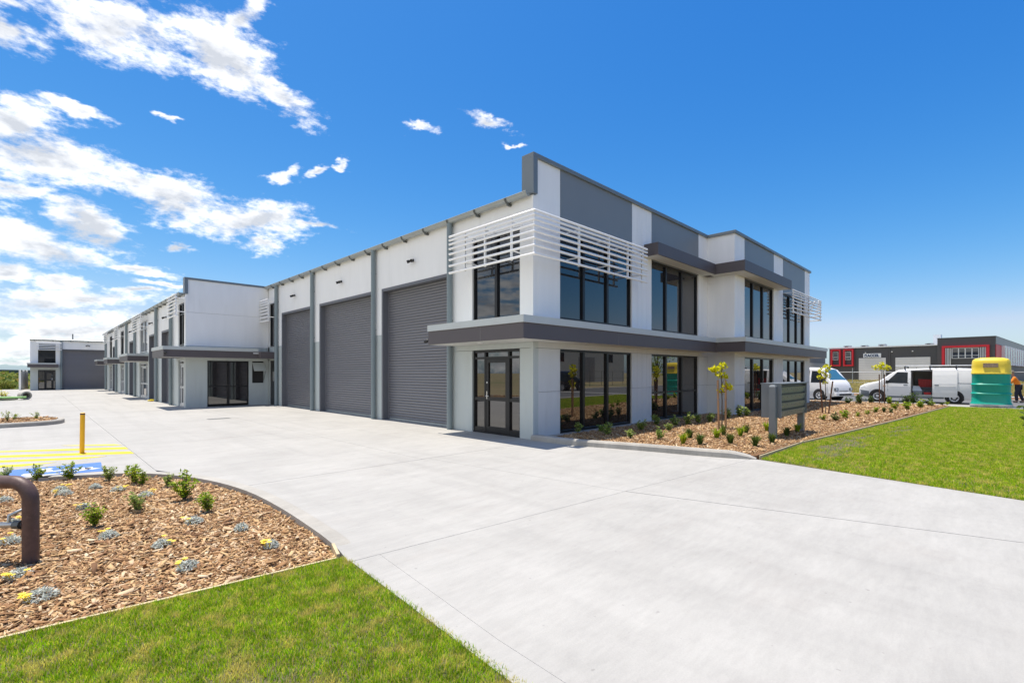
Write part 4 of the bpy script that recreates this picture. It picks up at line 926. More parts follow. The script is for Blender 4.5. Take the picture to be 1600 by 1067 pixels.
# letterbox bank
lb = thing('letterbox_bank', 'grey bank of letterboxes in four rows on two posts at the lawn edge', 'letterboxes', (5.1, -4.4, .05))
for x, zt in ((3.93, 1.40), (6.34, 1.36)):
    p = MB(); p.box(x - .075, x + .075, -4.47, -4.32, -.1, zt - .05); p.add([(x - .075, -4.47, zt - .05), (x + .075, -4.47, zt - .05), (x + .075, -4.32, zt - .05), (x - .075, -4.32, zt - .05), (x - .045, -4.44, zt), (x + .045, -4.44, zt), (x + .045, -4.35, zt), (x - .045, -4.35, zt)], [(0, 1, 5, 4), (1, 2, 6, 5), (2, 3, 7, 6), (3, 0, 4, 7), (4, 5, 6, 7)]); p.build('post', 'mail_grey', lb)
bx = MB(); bx.box(4.03, 6.24, -4.50, -4.12, .60, 1.385).build('cabinet', 'mail_grey', lb)
MB().box(4.008, 4.03, -4.56, -4.10, .58, 1.41).build('end_plate', 'mail_grey', lb); MB().box(6.24, 6.262, -4.56, -4.10, .58, 1.41).build('end_plate', 'mail_grey', lb)
MB().box(4.0, 6.27, -4.6, -4.08, 1.411, 1.435).build('lid', 'mail_grey', lb)
ncol = 6; w = 2.2 / ncol
for r in range(4):
    zt = 1.365 - r * .195
    MB().box(4.036, 6.234, -4.5065, -4.501, zt - .03, zt + .012).build('slot_shade', 'black_plastic', lb)  # black strip: shade of the gap above each door row, put into colour
    for c in range(ncol):
        x0 = 4.035 + c * w + .004; x1 = 4.035 + (c + 1) * w - .004
        d = MB(); d.add([(x0, -4.505, zt - .178), (x1, -4.505, zt - .178), (x1, -4.545, zt - .03), (x0, -4.545, zt - .03), (x0, -4.497, zt - .178), (x1, -4.497, zt - .178), (x1, -4.53, zt - .03), (x0, -4.53, zt - .03)], [(0, 1, 2, 3), (7, 6, 5, 4), (0, 3, 7, 4), (1, 0, 4, 5), (2, 1, 5, 6), (3, 2, 6, 7)])
        d = d.build('letterbox_door', 'mail_door', lb, ((x0 + x1) / 2, -4.51, zt - .18))
        MB().lathe(((x0 + x1) / 2, -4.528, zt - .085), (0, -1, .2), [(0, .011), (.012, .011), (.013, 0)], 8).build('lock', 'steel', d)

# ------------------------------------------------------------------ plants
def leaf_quads(C, Nrm, U, L, W):
    """rhombic folded leaves: centre, normal, direction, length, width"""
    Nrm /= np.linalg.norm(Nrm, axis=1)[:, None] + 1e-9; U = U - Nrm * (U * Nrm).sum(1)[:, None]; U /= np.linalg.norm(U, axis=1)[:, None] + 1e-9
    S = np.cross(Nrm, U); n = len(C)
    V = np.stack([C - U * (L / 2)[:, None], C + S * (W / 2)[:, None] - Nrm * (W * .12)[:, None], C + U * (L / 2)[:, None] - Nrm * (L * .12)[:, None], C - S * (W / 2)[:, None] - Nrm * (W * .12)[:, None]], 1).reshape(-1, 3)
    F = np.arange(n * 4).reshape(-1, 4); return V, F
def bush_mesh(name, h, spread, nst, nl, leaf, m, seed, droop=.0):
    """upright shrub: stems with leaves along them; at origin. returns (stem MB, V, F)"""
    r = np.random.default_rng(seed); st = MB(); C = []; U = []
    for k in range(nst):
        a = r.uniform(0, 2 * np.pi); t_ = r.uniform(.15, 1.0) * spread; hh = h * r.uniform(.6, 1.0) * (1.05 - .3 * t_ / spread)
        pts = [(math.cos(a) * t_ * s ** 1.3 * (1 + .1 * math.sin(5 * s + k)), math.sin(a) * t_ * s ** 1.3, hh * s) for s in (0, .3, .6, 1)]
        st.tube(pts, [h * .018, h * .015, h * .011, h * .005], 5)
        P = np.array(pts); ns = max(3, nl // nst); s = r.uniform(.18, 1.04, ns)
        q = np.stack([np.interp(s, [0, .3, .6, 1], P[:, j]) for j in range(3)], 1); d = r.normal(0, 1, (ns, 3)); d[:, 2] = np.abs(d[:, 2]) * .6 - droop; d /= np.linalg.norm(d, axis=1)[:, None]
        C.append(q + d * leaf * .55); U.append(d)
    C = np.concatenate(C); U = np.concatenate(U); n = len(C); Nn = r.normal(0, .6, (n, 3)); Nn[:, 2] += 1
    L = leaf * r.uniform(.6, 1.25, n); V, F = leaf_quads(C, Nn, U, L, L * r.uniform(.4, .6, n)); V[:, 2] = np.maximum(V[:, 2], .004)
    return st, V, F
def bush(name, h, spread, nst, nl, leaf, m, seed, label, cat, loc, group=None, droop=0.0):
    st, V, F = bush_mesh(name, h, spread, nst, nl, leaf, m, seed, droop); t = thing(name, label, cat, loc, group)
    s_ = MB(); s_.v = [(x + loc[0], y + loc[1], z + loc[2]) for x, y, z in st.v]; s_.f = st.f; s_.build('stems', 'bark', t)
    fast_mesh('foliage', V + np.array(loc), F, m, t, loc); return t
def tuft(name, h, nb, m, seed, label, loc, group, wide=.016):
    r = np.random.default_rng(seed); n = nb; a = r.uniform(0, 2 * np.pi, n); H = h * r.uniform(.6, 1.1, n); out = h * r.uniform(.1, .7, n); b0_ = r.uniform(0, .035, n)
    dx = np.stack([np.cos(a), np.sin(a), np.zeros(n)], 1); sd_ = np.stack([-np.sin(a), np.cos(a), np.zeros(n)], 1) * wide
    c = np.array(loc) + dx * b0_[:, None]; z = np.array([0, 0, 1.0])
    p1 = c + dx * (out * .35)[:, None] + z * (H * .65)[:, None]; p2 = c + dx * out[:, None] + z * H[:, None]
    V = np.stack([c - sd_, c + sd_, p1 + sd_ * .8, p1 - sd_ * .8, p2], 1).reshape(-1, 3); f0 = np.array([(0, 1, 2), (0, 2, 3), (3, 2, 4)]); F = (f0[None] + (np.arange(n) * 5)[:, None, None]).reshape(-1, 3)
    o = fast_mesh(name, V, F, m, None, loc); return tag(o, label, 'plant', group)
def spot(px, py, z): x, y = gp(px, py, z); return (x, y, z)
# green shrubs of the left bed
sh = [(8, 752, 26), (58, 752, 27), (110, 750, 30), (170, 752, 30), (210, 756, 36), (222, 758, 24), (262, 761, 24), (288, 782, 46), (325, 800, 38), (215, 800, 37), (148, 824, 40)]
lab = ['at the picture edge behind the brown pipe hoop', 'first along the kerb beside the blue marking', 'second along the kerb, in front of the blue marking', 'third along the kerb, right of the blue marking', 'tall one of the close pair along the kerb', 'low one of the close pair along the kerb', 'small one along the kerb right of the close pair', 'tallest of the left mulch bed', 'rightmost of the left mulch bed', 'leaning alone in the middle of the left mulch bed', 'nearest the camera beside a grey flowering clump']
for i, (px, py, hp_) in enumerate(sh):
    x, y, z = spot(px, py, -.05); d = (x - CAM[0]) * math.cos(HEAD) + (y - CAM[1]) * math.sin(HEAD); h = hp_ * d / 751 * 1.02
    bush('green_shrub', h, h * .45, 13, 400, h * .14, 'leaf_green' if i % 3 else 'leaf_light', 40 + i, 'small green leafy shrub ' + lab[i], 'shrub', (x, y, z), 'green shrubs in the left mulch bed')
# grey-leaved clumps with yellow flowers
gc = [(6, 785), (20, 822), (94, 768), (149, 764), (184, 768), (228, 776), (130, 796), (169, 841), (304, 818), (377, 829), (253, 855), (424, 856), (294, 889), (28, 903), (65, 936), (100, 774), (15, 850)]
lab = ['leftmost of the far row', 'at the picture edge left of the brown hoop', 'behind the brown hoop in a pair', 'without flowers near the kerb', 'near the kerb right of the flowerless one', 'just behind the leaning shrub', 'beside the shrub nearest the camera', 'in the middle of the bed below a shrub', 'in front of the rightmost shrub', 'without flowers at the right of the bed', 'large one in the centre of the bed', 'small one nearest the driveway kerb', 'closest to the lawn edge', 'at the foot of the brown hoop', 'nearest the camera at lower left', 'front one of the pair behind the brown hoop', 'under the galvanised pipe']
nofl = {3, 9}
for i, (px, py) in enumerate(gc):
    x, y, z = spot(px, py, -.05); r = np.random.default_rng(300 + i); n = 260; rad = r.uniform(.065, .105)
    a = r.uniform(0, 2 * np.pi, n); rr_ = rad * np.sqrt(r.uniform(0, 1, n)); C = np.stack([x + rr_ * np.cos(a), y + rr_ * np.sin(a), z + .02 + (.065 * (1 - (rr_ / rad) ** 2)) * r.uniform(.5, 1.1, n)], 1)
    U = np.stack([np.cos(a) * .7, np.sin(a) * .7, r.uniform(.2, 1.2, n)], 1) + r.normal(0, .3, (n, 3)); V, F = leaf_quads(C, r.normal(0, .5, (n, 3)) + np.array([0, 0, .6]), U, r.uniform(.03, .055, n), r.uniform(.009, .014, n))
    t = thing('groundcover_clump', 'grey-leaved groundcover clump ' + ('' if i in nofl else 'with yellow flowers ') + lab[i], 'plant', (x, y, z), 'grey groundcover clumps in the left mulch bed')
    fast_mesh('foliage', V, F, 'leaf_silver', t, (x, y, z)); MB().tube([(x, y, z - .02), (x, y, z + .03)], .012, 6).build('stems', 'bark', t)
    if i not in nofl:
        nf = r.integers(3, 7); a0 = r.uniform(0, 6.28)
        for k in range(nf):
            a = a0 + r.normal(0, .9); q = rad * r.uniform(.8, 1.3); fx, fy, fz = x + q * math.cos(a), y + q * math.sin(a), z + r.uniform(.05, .09)
            mb = MB()
            for j in range(8):
                b = 6.283 * j / 8; mb.add([(fx, fy, fz), (fx + .02 * math.cos(b - .3), fy + .02 * math.sin(b - .3), fz + .006), (fx + .028 * math.cos(b), fy + .028 * math.sin(b), fz + .004), (fx + .02 * math.cos(b + .3), fy + .02 * math.sin(b + .3), fz + .006)], [(0, 1, 2, 3)])
            mb.tube([(fx, fy, fz), (x + (fx - x) * .6, y + (fy - y) * .6, z)], .003, 4); mb.build('flower', 'flower_yellow', t)
# light shrubs along the facade
rs_ = [(903, 676, 15), (939, 676, 14), (950, 680, 17), (984, 685, 17), (1001, 673, 17), (1025, 664, 16), (1031, 687, 20), (1045, 674, 13), (1055, 666, 17), (1075, 664, 17), (1092, 662, 16), (1109, 660, 16), (1137, 654, 14), (1156, 652, 15), (1166, 651, 14)]
for i, (px, py, hp_) in enumerate(rs_):
    x, y, z = spot(px, py, .06); d = (x - CAM[0]) * math.cos(HEAD) + (y - CAM[1]) * math.sin(HEAD); h = hp_ * d / 751 * random.uniform(1.0, 1.45)
    bush('pale_shrub', h, h * .46, 12, 260, h * .22, 'leaf_light', 70 + i, 'pale green shrub under the front windows, ' + (ORD[i] + ' from the left' if i else 'leftmost, by the building corner'), 'shrub', (x, y, z), 'pale shrubs along the front windows')
tf = [(1067, 694), (1078, 685), (1094, 695), (1120, 685), (1131, 680), (1141, 694), (1157, 682), (1166, 678), (1180, 698), (1198, 674), (1207, 693), (1229, 682), (1246, 676)]
for i, (px, py) in enumerate(tf): tuft('strappy_tuft', .27, 60, 'leaf_green' if i % 3 == 0 else 'leaf_dark', 110 + i, 'small dark strappy plant in the bark before the letterboxes, ' + (ORD[i] + ' from the left' if i else 'leftmost'), spot(px, py, .06), 'strappy plants by the letterboxes')
fr_ = [(1286, 657, 12), (1305, 658, 12), (1321, 655, 12), (1340, 652, 9), (1355, 649, 11), (1369, 646, 12), (1381, 645, 11), (1393, 646, 10), (1399, 641, 12), (1417, 641, 14), (1438, 638, 15), (1456, 635, 11), (1325, 631, 11), (1342, 632, 14), (1362, 630, 10), (1390, 632, 15), (1416, 632, 16), (1427, 631, 16), (1452, 634, 12), (1472, 634, 7), (1480, 633, 7)]
fr_.sort()
for i, (px, py, hp_) in enumerate(fr_):
    x, y, z = spot(px, py, .06); d = (x - CAM[0]) * math.cos(HEAD) + (y - CAM[1]) * math.sin(HEAD); h = hp_ * d / 751 * random.uniform(.85, 1.35)
    bush('dark_shrub', h, h * .5, 9, 150, h * .26, 'leaf_dark' if i % 2 else 'leaf_green', 140 + i, 'dark green shrub in the bark bed toward the parked van, ' + (ORD[i] + ' from the left' if i else 'leftmost'), 'shrub', (x, y, z), 'dark shrubs in the bed toward the van')
for i, (px, py) in enumerate([(12, 659), (22, 656), (57, 655)]):
    bush('island_shrub', (.42, .3, .34)[i], .18, 7, 110, .055, 'leaf_green', 170 + i, 'small shrub on the kerbed island, ' + ('largest and leftmost', 'middle one', 'alone near the rounded end')[i], 'shrub', (*gp(px, py, .10), .10), 'shrubs on the kerbed island')
for i, (px, py) in enumerate([(3, 621), (9, 622)]): bush('island_shrub', .5, .3, 7, 90, .09, 'leaf_yellow', 180 + i, ('pale', 'yellowish')[i] + ' small shrub on the distant island near the concrete pipe', 'shrub', (*gp(px, py, .10), .10), 'shrubs on the distant island')
bush('glossy_shrub', .95, .45, 12, 220, .16, 'leaf_dark', 190, 'dark glossy large-leaved shrub at the right edge of the lawn', 'shrub', (*gp(1613, 682, -.01), -.01))
# staked young trees
def young_tree(loc, h, hst, stakes, cm, seed, label, crown, stake_m):
    r = np.random.default_rng(seed); x, y, z = loc; t = thing('young_tree', label, 'tree', loc, 'young staked trees in the bark bed')
    MB().tube([(x, y, z - .05), (x + .01, y, z + h * .4), (x - .015, y + .01, z + h * .75), (x, y, z + h * .97)], [.018, .015, .011, .005], 7).build('trunk', 'bark', t)
    C = []; br = MB()
    for (u, zz, rad, n) in crown:   # clusters: offset to the picture's right, height, radius
        cx_2, cy_2 = x + u * .708, y - u * .706; br.tube([(x, y, z + zz - .22), (cx_2, cy_2, z + zz)], [.007, .003], 5)
        q = r.normal(0, 1, (n, 3)); q /= np.linalg.norm(q, axis=1)[:, None]; C.append(np.array([cx_2, cy_2, z + zz]) + q * rad * np.cbrt(r.uniform(.1, 1, n))[:, None] * np.array([1, 1, .8]))
    br.build('branches', 'bark', t)
    C = np.concatenate(C); n = len(C); U = r.normal(0, 1, (n, 3)); U[:, 2] -= .2; L = r.uniform(.085, .15, n)
    V, F = leaf_quads(C, r.normal(0, .7, (n, 3)) + np.array([0, 0, .7]), U, L, L * .55); fast_mesh('crown', V, F, cm, t, loc)
    for k, (u, v, lean) in enumerate(stakes):
        s_ = thing('tree_stake', 'timber stake %s of the young tree %s' % (('left', 'right')[k], label.split('tree ')[1]), 'stake', (x + u * .708, y - u * .706 + v, z), 'tree stakes')
        b = (x + u * .708, y - u * .706 + v); tpx = (b[0] + lean * .708, b[1] - lean * .706)
        q = .022; MB().add([(b[0] - q, b[1] - q, z - .1), (b[0] + q, b[1] - q, z - .1), (b[0] + q, b[1] + q, z - .1), (b[0] - q, b[1] + q, z - .1), (tpx[0] - q, tpx[1] - q, z + hst), (tpx[0] + q, tpx[1] - q, z + hst), (tpx[0] + q, tpx[1] + q, z + hst), (tpx[0] - q, tpx[1] + q, z + hst)], [(0, 3, 2, 1), (4, 5, 6, 7), (0, 1, 5, 4), (1, 2, 6, 5), (2, 3, 7, 6), (3, 0, 4, 7)]).build('shaft', stake_m, s_)
        MB().box(b[0] + lean * .6 * .708 - .026, b[0] + lean * .6 * .708 + .026, b[1] - lean * .6 * .706 - .026, b[1] - lean * .6 * .706 + .026, z + hst * .58, z + hst * .62).build('tie', 'sign_tan', s_)
young_tree((*gp(1128, 670, .06), .06), 2.02, 1.42, [(-.09, .0, -.03), (.11, .0, 0)], 'leaf_yellow', 201, 'young yellow-leaved tree before the letterboxes', [(-.15, 1.75, .15, 46), (-.28, 1.72, .10, 22), (.03, 1.84, .13, 34), (-.02, 1.58, .15, 40), (.10, 1.52, .08, 18), (.13, 1.27, .13, 30), (.2, 1.2, .1, 20), (-.03, 1.12, .10, 16)], 'timber')
young_tree((*gp(1290, 647, .06), .06), 1.95, 1.30, [(-.1, .0, -.12), (.1, .0, .18)], 'leaf_yellow', 202, 'young yellow-leaved tree beside the white cab', [(-.1, 1.7, .18, 50), (.05, 1.85, .16, 44), (-.2, 1.45, .12, 22), (.05, 1.5, .16, 34), (-.02, 1.25, .1, 16)], 'stake_dark')
young_tree((*gp(1378, 631, .06), .06), 2.05, 1.55, [(-.12, .0, -.02), (.13, .0, 0)], 'leaf_yellow', 203, 'young yellow-green tree in front of the van bonnet', [(-.2, 1.9, .2, 60), (.1, 1.95, .22, 66), (.32, 1.88, .16, 40), (-.4, 1.92, .14, 30), (0, 2.08, .14, 30)], 'stake_dark')

# ------------------------------------------------------------------ vehicles
def loft_body(st, ring_fn): pass
class Car:
    """stations: (l, top z, half width, belt z, sill z); local l from the nose, w across (near side negative), z up"""
    def __init__(s, name, label, cat, loc, heading, st, tumble=.16, m='van_white'):
        s.t = thing(name, label, cat, loc); s.loc = Vector(loc); s.st = st; s.tum = tumble; s.m = m
        s.hd = heading; s.cl = Vector((math.cos(heading), math.sin(heading), 0)); s.cw = Vector((-math.sin(heading), math.cos(heading), 0))
    def P(s, l, w, z): return tuple(s.loc + s.cl * l + s.cw * w + Vector((0, 0, z)))
    def at(s, l):
        a = s.st
        if l <= a[0][0]: return a[0][1:]
        for i in range(len(a) - 1):
            if a[i][0] <= l <= a[i + 1][0]:
                t_ = (l - a[i][0]) / (a[i + 1][0] - a[i][0] + 1e-9); return tuple(p + (q - p) * t_ for p, q in zip(a[i][1:], a[i + 1][1:]))
        return a[-1][1:]
    def ring(s, l):
        top, hw, belt, sill = s.at(l); belt = min(belt, top - .06); tum = s.tum * max(0, min(1, (top - belt) / .75)); e = top - .05 - .03 * min(1, (top - belt))
        h = [(hw * .95, sill), (hw, sill + (belt - sill) * .35), (hw, sill + (belt - sill) * .7), (hw * .985, belt), (hw - tum * .55, belt + (e - belt) * .6), (hw - tum, e), (hw - tum - .10, top - .008), (hw * .4, top + .012)]
        return [(-w, z) for w, z in h] + [(w, z) for w, z in h[::-1]]
    def side(s, l, z):
        r = s.ring(l)[:8]; zz_ = [p[1] for p in r]; return float(np.interp(z, zz_[:7], [-p[0] for p in r][:7]))
    def body(s, hole=None, extra=()):
        ls = sorted(set([a[0] for a in s.st] + list(extra) + (list(hole) if hole else [])))
        fine = []
        for i in range(len(ls) - 1):
            n = max(1, int((ls[i + 1] - ls[i]) / .3)); fine += [ls[i] + (ls[i + 1] - ls[i]) * k / n for k in range(n)]
        fine.append(ls[-1]); mb = MB(); vs = []; fs = []; n = 16
        for l in fine: vs += [s.P(l, w, z) for w, z in s.ring(l)]
        for k in range(len(fine) - 1):
            mid = (fine[k] + fine[k + 1]) / 2
            for i in range(n - 1):
                if hole and hole[0] < mid < hole[1] and 0 <= i <= 4: continue
                fs.append((k * n + i, k * n + i + 1, (k + 1) * n + i + 1, (k + 1) * n + i))
            fs.append((k * n + n - 1, k * n, (k + 1) * n, (k + 1) * n + n - 1))
        fs += [tuple(range(n)), tuple(range((len(fine) - 1) * n, len(fine) * n))[::-1]]
        mb.add(vs, fs); s.b = mb.build('body', s.m, s.t, tuple(s.loc), smooth=38); return s.b
    def sidepanel(s, name, poly, m, off=.006, both=True, parent=None, sub=3):
        """panel lying on the side surface; poly in (l,z), 4 corners, subdivided in z"""
        for sg in ((-1, 1) if both else (-1,)):
            (a, b, c, d) = poly; nu = max(1, int(abs(b[0] - a[0]) / .12)); g0 = []; g1 = []
            for k in range(sub + 1):
                t_ = k / sub
                for j in range(nu + 1):
                    s2 = j / nu; p = [(a[i] * (1 - s2) + b[i] * s2) * (1 - t_) + (d[i] * (1 - s2) + c[i] * s2) * t_ for i in (0, 1)]
                    wv_ = s.side(*p); g0.append(s.P(p[0], sg * (wv_ + off), p[1])); g1.append(s.P(p[0], sg * (wv_ + off - .03), p[1]))
            m_ = nu + 1; n_ = len(g0); fs = []
            for k in range(sub):
                for j in range(nu): q = k * m_ + j; fs += [(q, q + 1, q + m_ + 1, q + m_), (n_ + q, n_ + q + m_, n_ + q + m_ + 1, n_ + q + 1)]
            rim = list(range(m_)) + [k * m_ + nu for k in range(1, sub + 1)] + [sub * m_ + j for j in range(nu - 1, -1, -1)] + [k * m_ for k in range(sub - 1, 0, -1)]
            for i in range(len(rim)): p, q = rim[i], rim[(i + 1) % len(rim)]; fs.append((p, n_ + p, n_ + q, q))
            o = MB().add(g0 + g1, fs).build(name, m, parent or s.t, tuple(s.loc))
        return o
    def screen(s, name, l0, l1, m, inset=.09, off=.012, parent=None):
        """windscreen or rear glass on the sloping top between two stations"""
        vs = []; 
        for l in (l0, l1):
            top, hw, belt, sill = s.at(l); tum = s.tum * max(0, min(1, (top - belt) / .75)); w = hw - tum - inset
            vs += [s.P(l, -w, top + off - .03), s.P(l, -w * .4, top + off + .016), s.P(l, w * .4, top + off + .016), s.P(l, w, top + off - .03)]
        vs += [(v[0], v[1], v[2] - .03) for v in vs]
        return MB().add(vs, [(0, 1, 5, 4), (1, 2, 6, 5), (2, 3, 7, 6), (12, 13, 9, 8), (13, 14, 10, 9), (14, 15, 11, 10), (0, 4, 12, 8), (3, 11, 15, 7), (0, 8, 9, 1), (1, 9, 10, 2), (2, 10, 11, 3), (4, 5, 13, 12), (5, 6, 14, 13), (6, 7, 15, 14)]).build(name, m, parent or s.t, tuple(s.loc))
    def wheel(s, l, r=.33, wd=.22, hw=None):
        hw = hw or s.at(l)[1]
        for sg in (-1, 1):
            c = s.P(l, sg * (hw - wd * .5 + .014), r); ax = s.cw * sg
            w = MB().lathe(c, ax, [(-wd / 2, r * .6), (-wd / 2, r * .93), (-wd * .35, r), (wd * .35, r), (wd / 2, r * .93), (wd / 2, r * .64), (wd * .40, r * .62)], 28).build('wheel', 'tyre', s.t, c, smooth=40)
            MB().lathe(c, ax, [(wd * .38, r * .63), (wd * .53, r * .62), (wd * .47, r * .5), (wd * .45, r * .25), (wd * .52, r * .2), (wd * .53, 0)], 20).build('rim', 'rim', w, smooth=30)
            for k in range(5):
                a = 6.283 * k / 5; u = s.cl * math.cos(a) + Vector((0, 0, 1)) * math.sin(a); v = s.cl * -math.sin(a) + Vector((0, 0, 1)) * math.cos(a); b0_ = Vector(c) + ax * (wd * .475)
                MB().add([tuple(b0_ + u * r * .3 + v * r * .1), tuple(b0_ + u * r * .3 - v * r * .1), tuple(b0_ + u * r * .5 - v * r * .08), tuple(b0_ + u * r * .5 + v * r * .08)], [(0, 1, 2, 3)]).build('spoke_hole', 'tyre', w)
            a_ = MB().lathe(s.P(l, sg * (hw - .25), r + .02), ax, [(0, r * 1.2), (.254, r * 1.2), (.256, r * 1.12)], 28); a_.build('arch_shade', 'interior', s.t, c)  # dark disc around the wheel; its colour stands in for wheel-well shade
# --- white panel van, sliding door open
VX, VY = 27.85, -2.35
van = Car('panel_van', 'white panel van parked with its side door open, roof racks on top', 'van', (VX, VY, -.03), -math.pi / 2,
  [(0, .78, .70, .62, .34), (.06, .92, .80, .70, .26), (.28, 1.04, .90, .80, .24), (.62, 1.13, .94, .95, .25), (.98, 1.22, .95, 1.06, .26), (1.2, 1.38, .95, 1.08, .26), (1.55, 1.68, .95, 1.10, .26), (1.85, 1.86, .95, 1.11, .26), (2.25, 1.94, .95, 1.12, .26), (3.2, 1.97, .95, 1.13, .26), (4.4, 1.97, .95, 1.13, .26), (5.0, 1.94, .93, 1.13, .28), (5.22, 1.88, .90, 1.1, .32), (5.28, 1.75, .87, 1.0, .36)])
vb = van.body(hole=(2.48, 3.42))
van.wheel(.93); van.wheel(4.33)
van.screen('windscreen', 1.06, 1.82, 'windscreen')
van.sidepanel('side_window', [(1.36, 1.16), (2.34, 1.14), (2.34, 1.74), (1.86, 1.76)], 'car_glass')
van.sidepanel('window_seal', [(1.28, 1.125), (2.38, 1.10), (2.38, 1.14), (1.33, 1.16)], 'black_plastic', .004)
van.sidepanel('front_bumper', [(.03, .33), (.55, .27), (.52, .62), (.05, .70)], 'van_plastic', .012)
van.sidepanel('door_seam', [(1.42, .40), (1.44, .40), (1.44, 1.1), (1.42, 1.1)], 'van_plastic', .001); van.sidepanel('door_seam', [(2.42, .36), (2.44, .36), (2.42, 1.84), (2.40, 1.84)], 'van_plastic', .001)
van.sidepanel('body_crease', [(1.5, .92), (2.38, .93), (2.38, .955), (1.5, .945)], 'van_white', .012)
van.sidepanel('sill_strip', [(1.4, .265), (3.9, .265), (3.9, .36), (1.4, .36)], 'van_plastic', .004)
van.sidepanel('door_handle', [(2.16, 1.0), (2.34, 1.0), (2.34, 1.04), (2.16, 1.04)], 'van_plastic', .025)
van.sidepanel('headlight', [(.10, .80), (.34, .86), (.30, .97), (.10, .90)], 'lamp_lens', .012)
van.sidepanel('side_repeater', [(1.2, .92), (1.32, .92), (1.32, .96), (1.2, .96)], 'lamp_amber', .006)
mr_ = MB(); c = van.P(1.42, -1.06, 1.16); mr_.rings([[van.P(1.36 + a, -1.0 - b, 1.08 + z) for a, b, z in ((0, 0, 0), (.0, .18, .0), (.0, .2, .2), (0, 0, .2))], [van.P(1.48 + a, -1.0 - b, 1.08 + z) for a, b, z in ((0, .02, .02), (.0, .16, .02), (.0, .17, .18), (0, .02, .18))]]); mr_.build('mirror', 'black_plastic', van.t, c)
# interior seen through the open doorway
it = MB(); P_ = van.P
for (l0, l1, w0, w1, z0, z1) in ((2.46, 3.6, -.86, .8, .40, .46), (2.46, 3.6, .72, .78, .46, 1.82), (2.46, 2.50, -.82, .74, .46, 1.82), (3.56, 3.60, -.82, .74, .46, 1.82), (2.46, 3.6, -.78, .74, 1.80, 1.84)):
    q = [P_(l, w_, z) for z in (z0, z1) for l, w_ in ((l0, w0), (l1, w0), (l1, w1), (l0, w1))]; it.add(q, [(0, 3, 2, 1), (4, 5, 6, 7), (0, 1, 5, 4), (1, 2, 6, 5), (2, 3, 7, 6), (3, 0, 4, 7)])
it.build('cargo_lining', 'interior_wall', van.t, tuple(van.loc))
st_ = MB(); q = [P_(l, w_, z) for z in (.30, .40) for l, w_ in ((2.48, -.94), (3.42, -.94), (3.42, -.6), (2.48, -.6))]; st_.add(q, [(0, 3, 2, 1), (4, 5, 6, 7), (0, 1, 5, 4), (1, 2, 6, 5), (2, 3, 7, 6), (3, 0, 4, 7)]); st_.build('step', 'van_plastic', van.t, tuple(van.loc))
# sliding door slid back over the flank
dr = van.sidepanel('sliding_door', [(3.44, .36), (4.46, .36), (4.46, 1.84), (3.44, 1.84)], 'van_white', .055, both=False, sub=6)
van.sidepanel('door_crease', [(3.5, .95), (4.42, .955), (4.42, .98), (3.5, .975)], 'van_white', .066, both=False, parent=dr, sub=1)
van.sidepanel('handle', [(3.52, 1.0), (3.7, 1.0), (3.7, 1.05), (3.52, 1.05)], 'van_plastic', .08, both=False, parent=dr, sub=1)
van.sidepanel('slide_rail', [(3.46, 1.13), (5.1, 1.12), (5.1, 1.15), (3.46, 1.16)], 'van_plastic', .004, both=False)
van.sidepanel('tail_light', [(5.06, .9), (5.2, .9), (5.18, 1.5), (5.06, 1.5)], 'red_plastic', .006)
for l in (2.2, 3.3, 4.4):
    rk = MB(); rk.tube([P_(l, -.82, 2.07), P_(l, .82, 2.07)], .025, 8)
    for w_ in (-.74, .74): rk.tube([P_(l, w_, 1.9), P_(l, w_, 2.07)], .03, 8)
    rk.build('roof_bar', 'black_plastic', van.t, tuple(van.loc))
ld = thing('ladder', 'aluminium ladder lying on the roof rack of the white van', 'ladder', P_(3.6, -.4, 2.1)); 
for w_ in (-.62, -.28): MB().tube([P_(1.75, w_, 2.125), P_(5.75, w_, 2.125)], .028, 6).build('rail', 'galv', ld)
for k in range(13): MB().tube([P_(1.95 + k * .3, -.62, 2.125), P_(1.95 + k * .3, -.28, 2.125)], .014, 6).build('rung', 'galv', ld)
def loose_box(name, m, label, cat, l0, l1, w0, w1, z0, z1, taper=.03):
    q = [P_(l, w_, z0) for l, w_ in ((l0 + taper, w0 + taper), (l1 - taper, w0 + taper), (l1 - taper, w1 - taper), (l0 + taper, w1 - taper))] + [P_(l, w_, z1) for l, w_ in ((l0, w0), (l1, w0), (l1, w1), (l0, w1))]
    t = thing(name, label, cat, P_((l0 + l1) / 2, (w0 + w1) / 2, z0)); MB().add(q, [(0, 3, 2, 1), (4, 5, 6, 7), (0, 1, 5, 4), (1, 2, 6, 5), (2, 3, 7, 6), (3, 0, 4, 7)]).build('body', m, t); return t
t = loose_box('red_crate', 'red_plastic', 'red plastic crate stacked at the back inside the van doorway', 'crate', 2.72, 3.34, .0, .5, .88, 1.34)
for k in range(5): q = [P_(l, w_, z) for z in (.92, 1.3) for l, w_ in ((2.76 + k * .12, -.016), (2.83 + k * .12, -.016), (2.83 + k * .12, .0), (2.76 + k * .12, .0))]; MB().add(q, [(0, 3, 2, 1), (4, 5, 6, 7), (0, 1, 5, 4), (1, 2, 6, 5), (2, 3, 7, 6), (3, 0, 4, 7)]).build('rib', 'red_plastic', t)
t = loose_box('tool_crate', 'toolbox', 'dark crate under the red crate inside the van', 'crate', 2.66, 3.4, -.05, .55, .465, .875)
MB().tube([P_(2.7, -.06, .8), P_(3.36, -.06, .8)], .02, 6).build('rim', 'black_plastic', t)
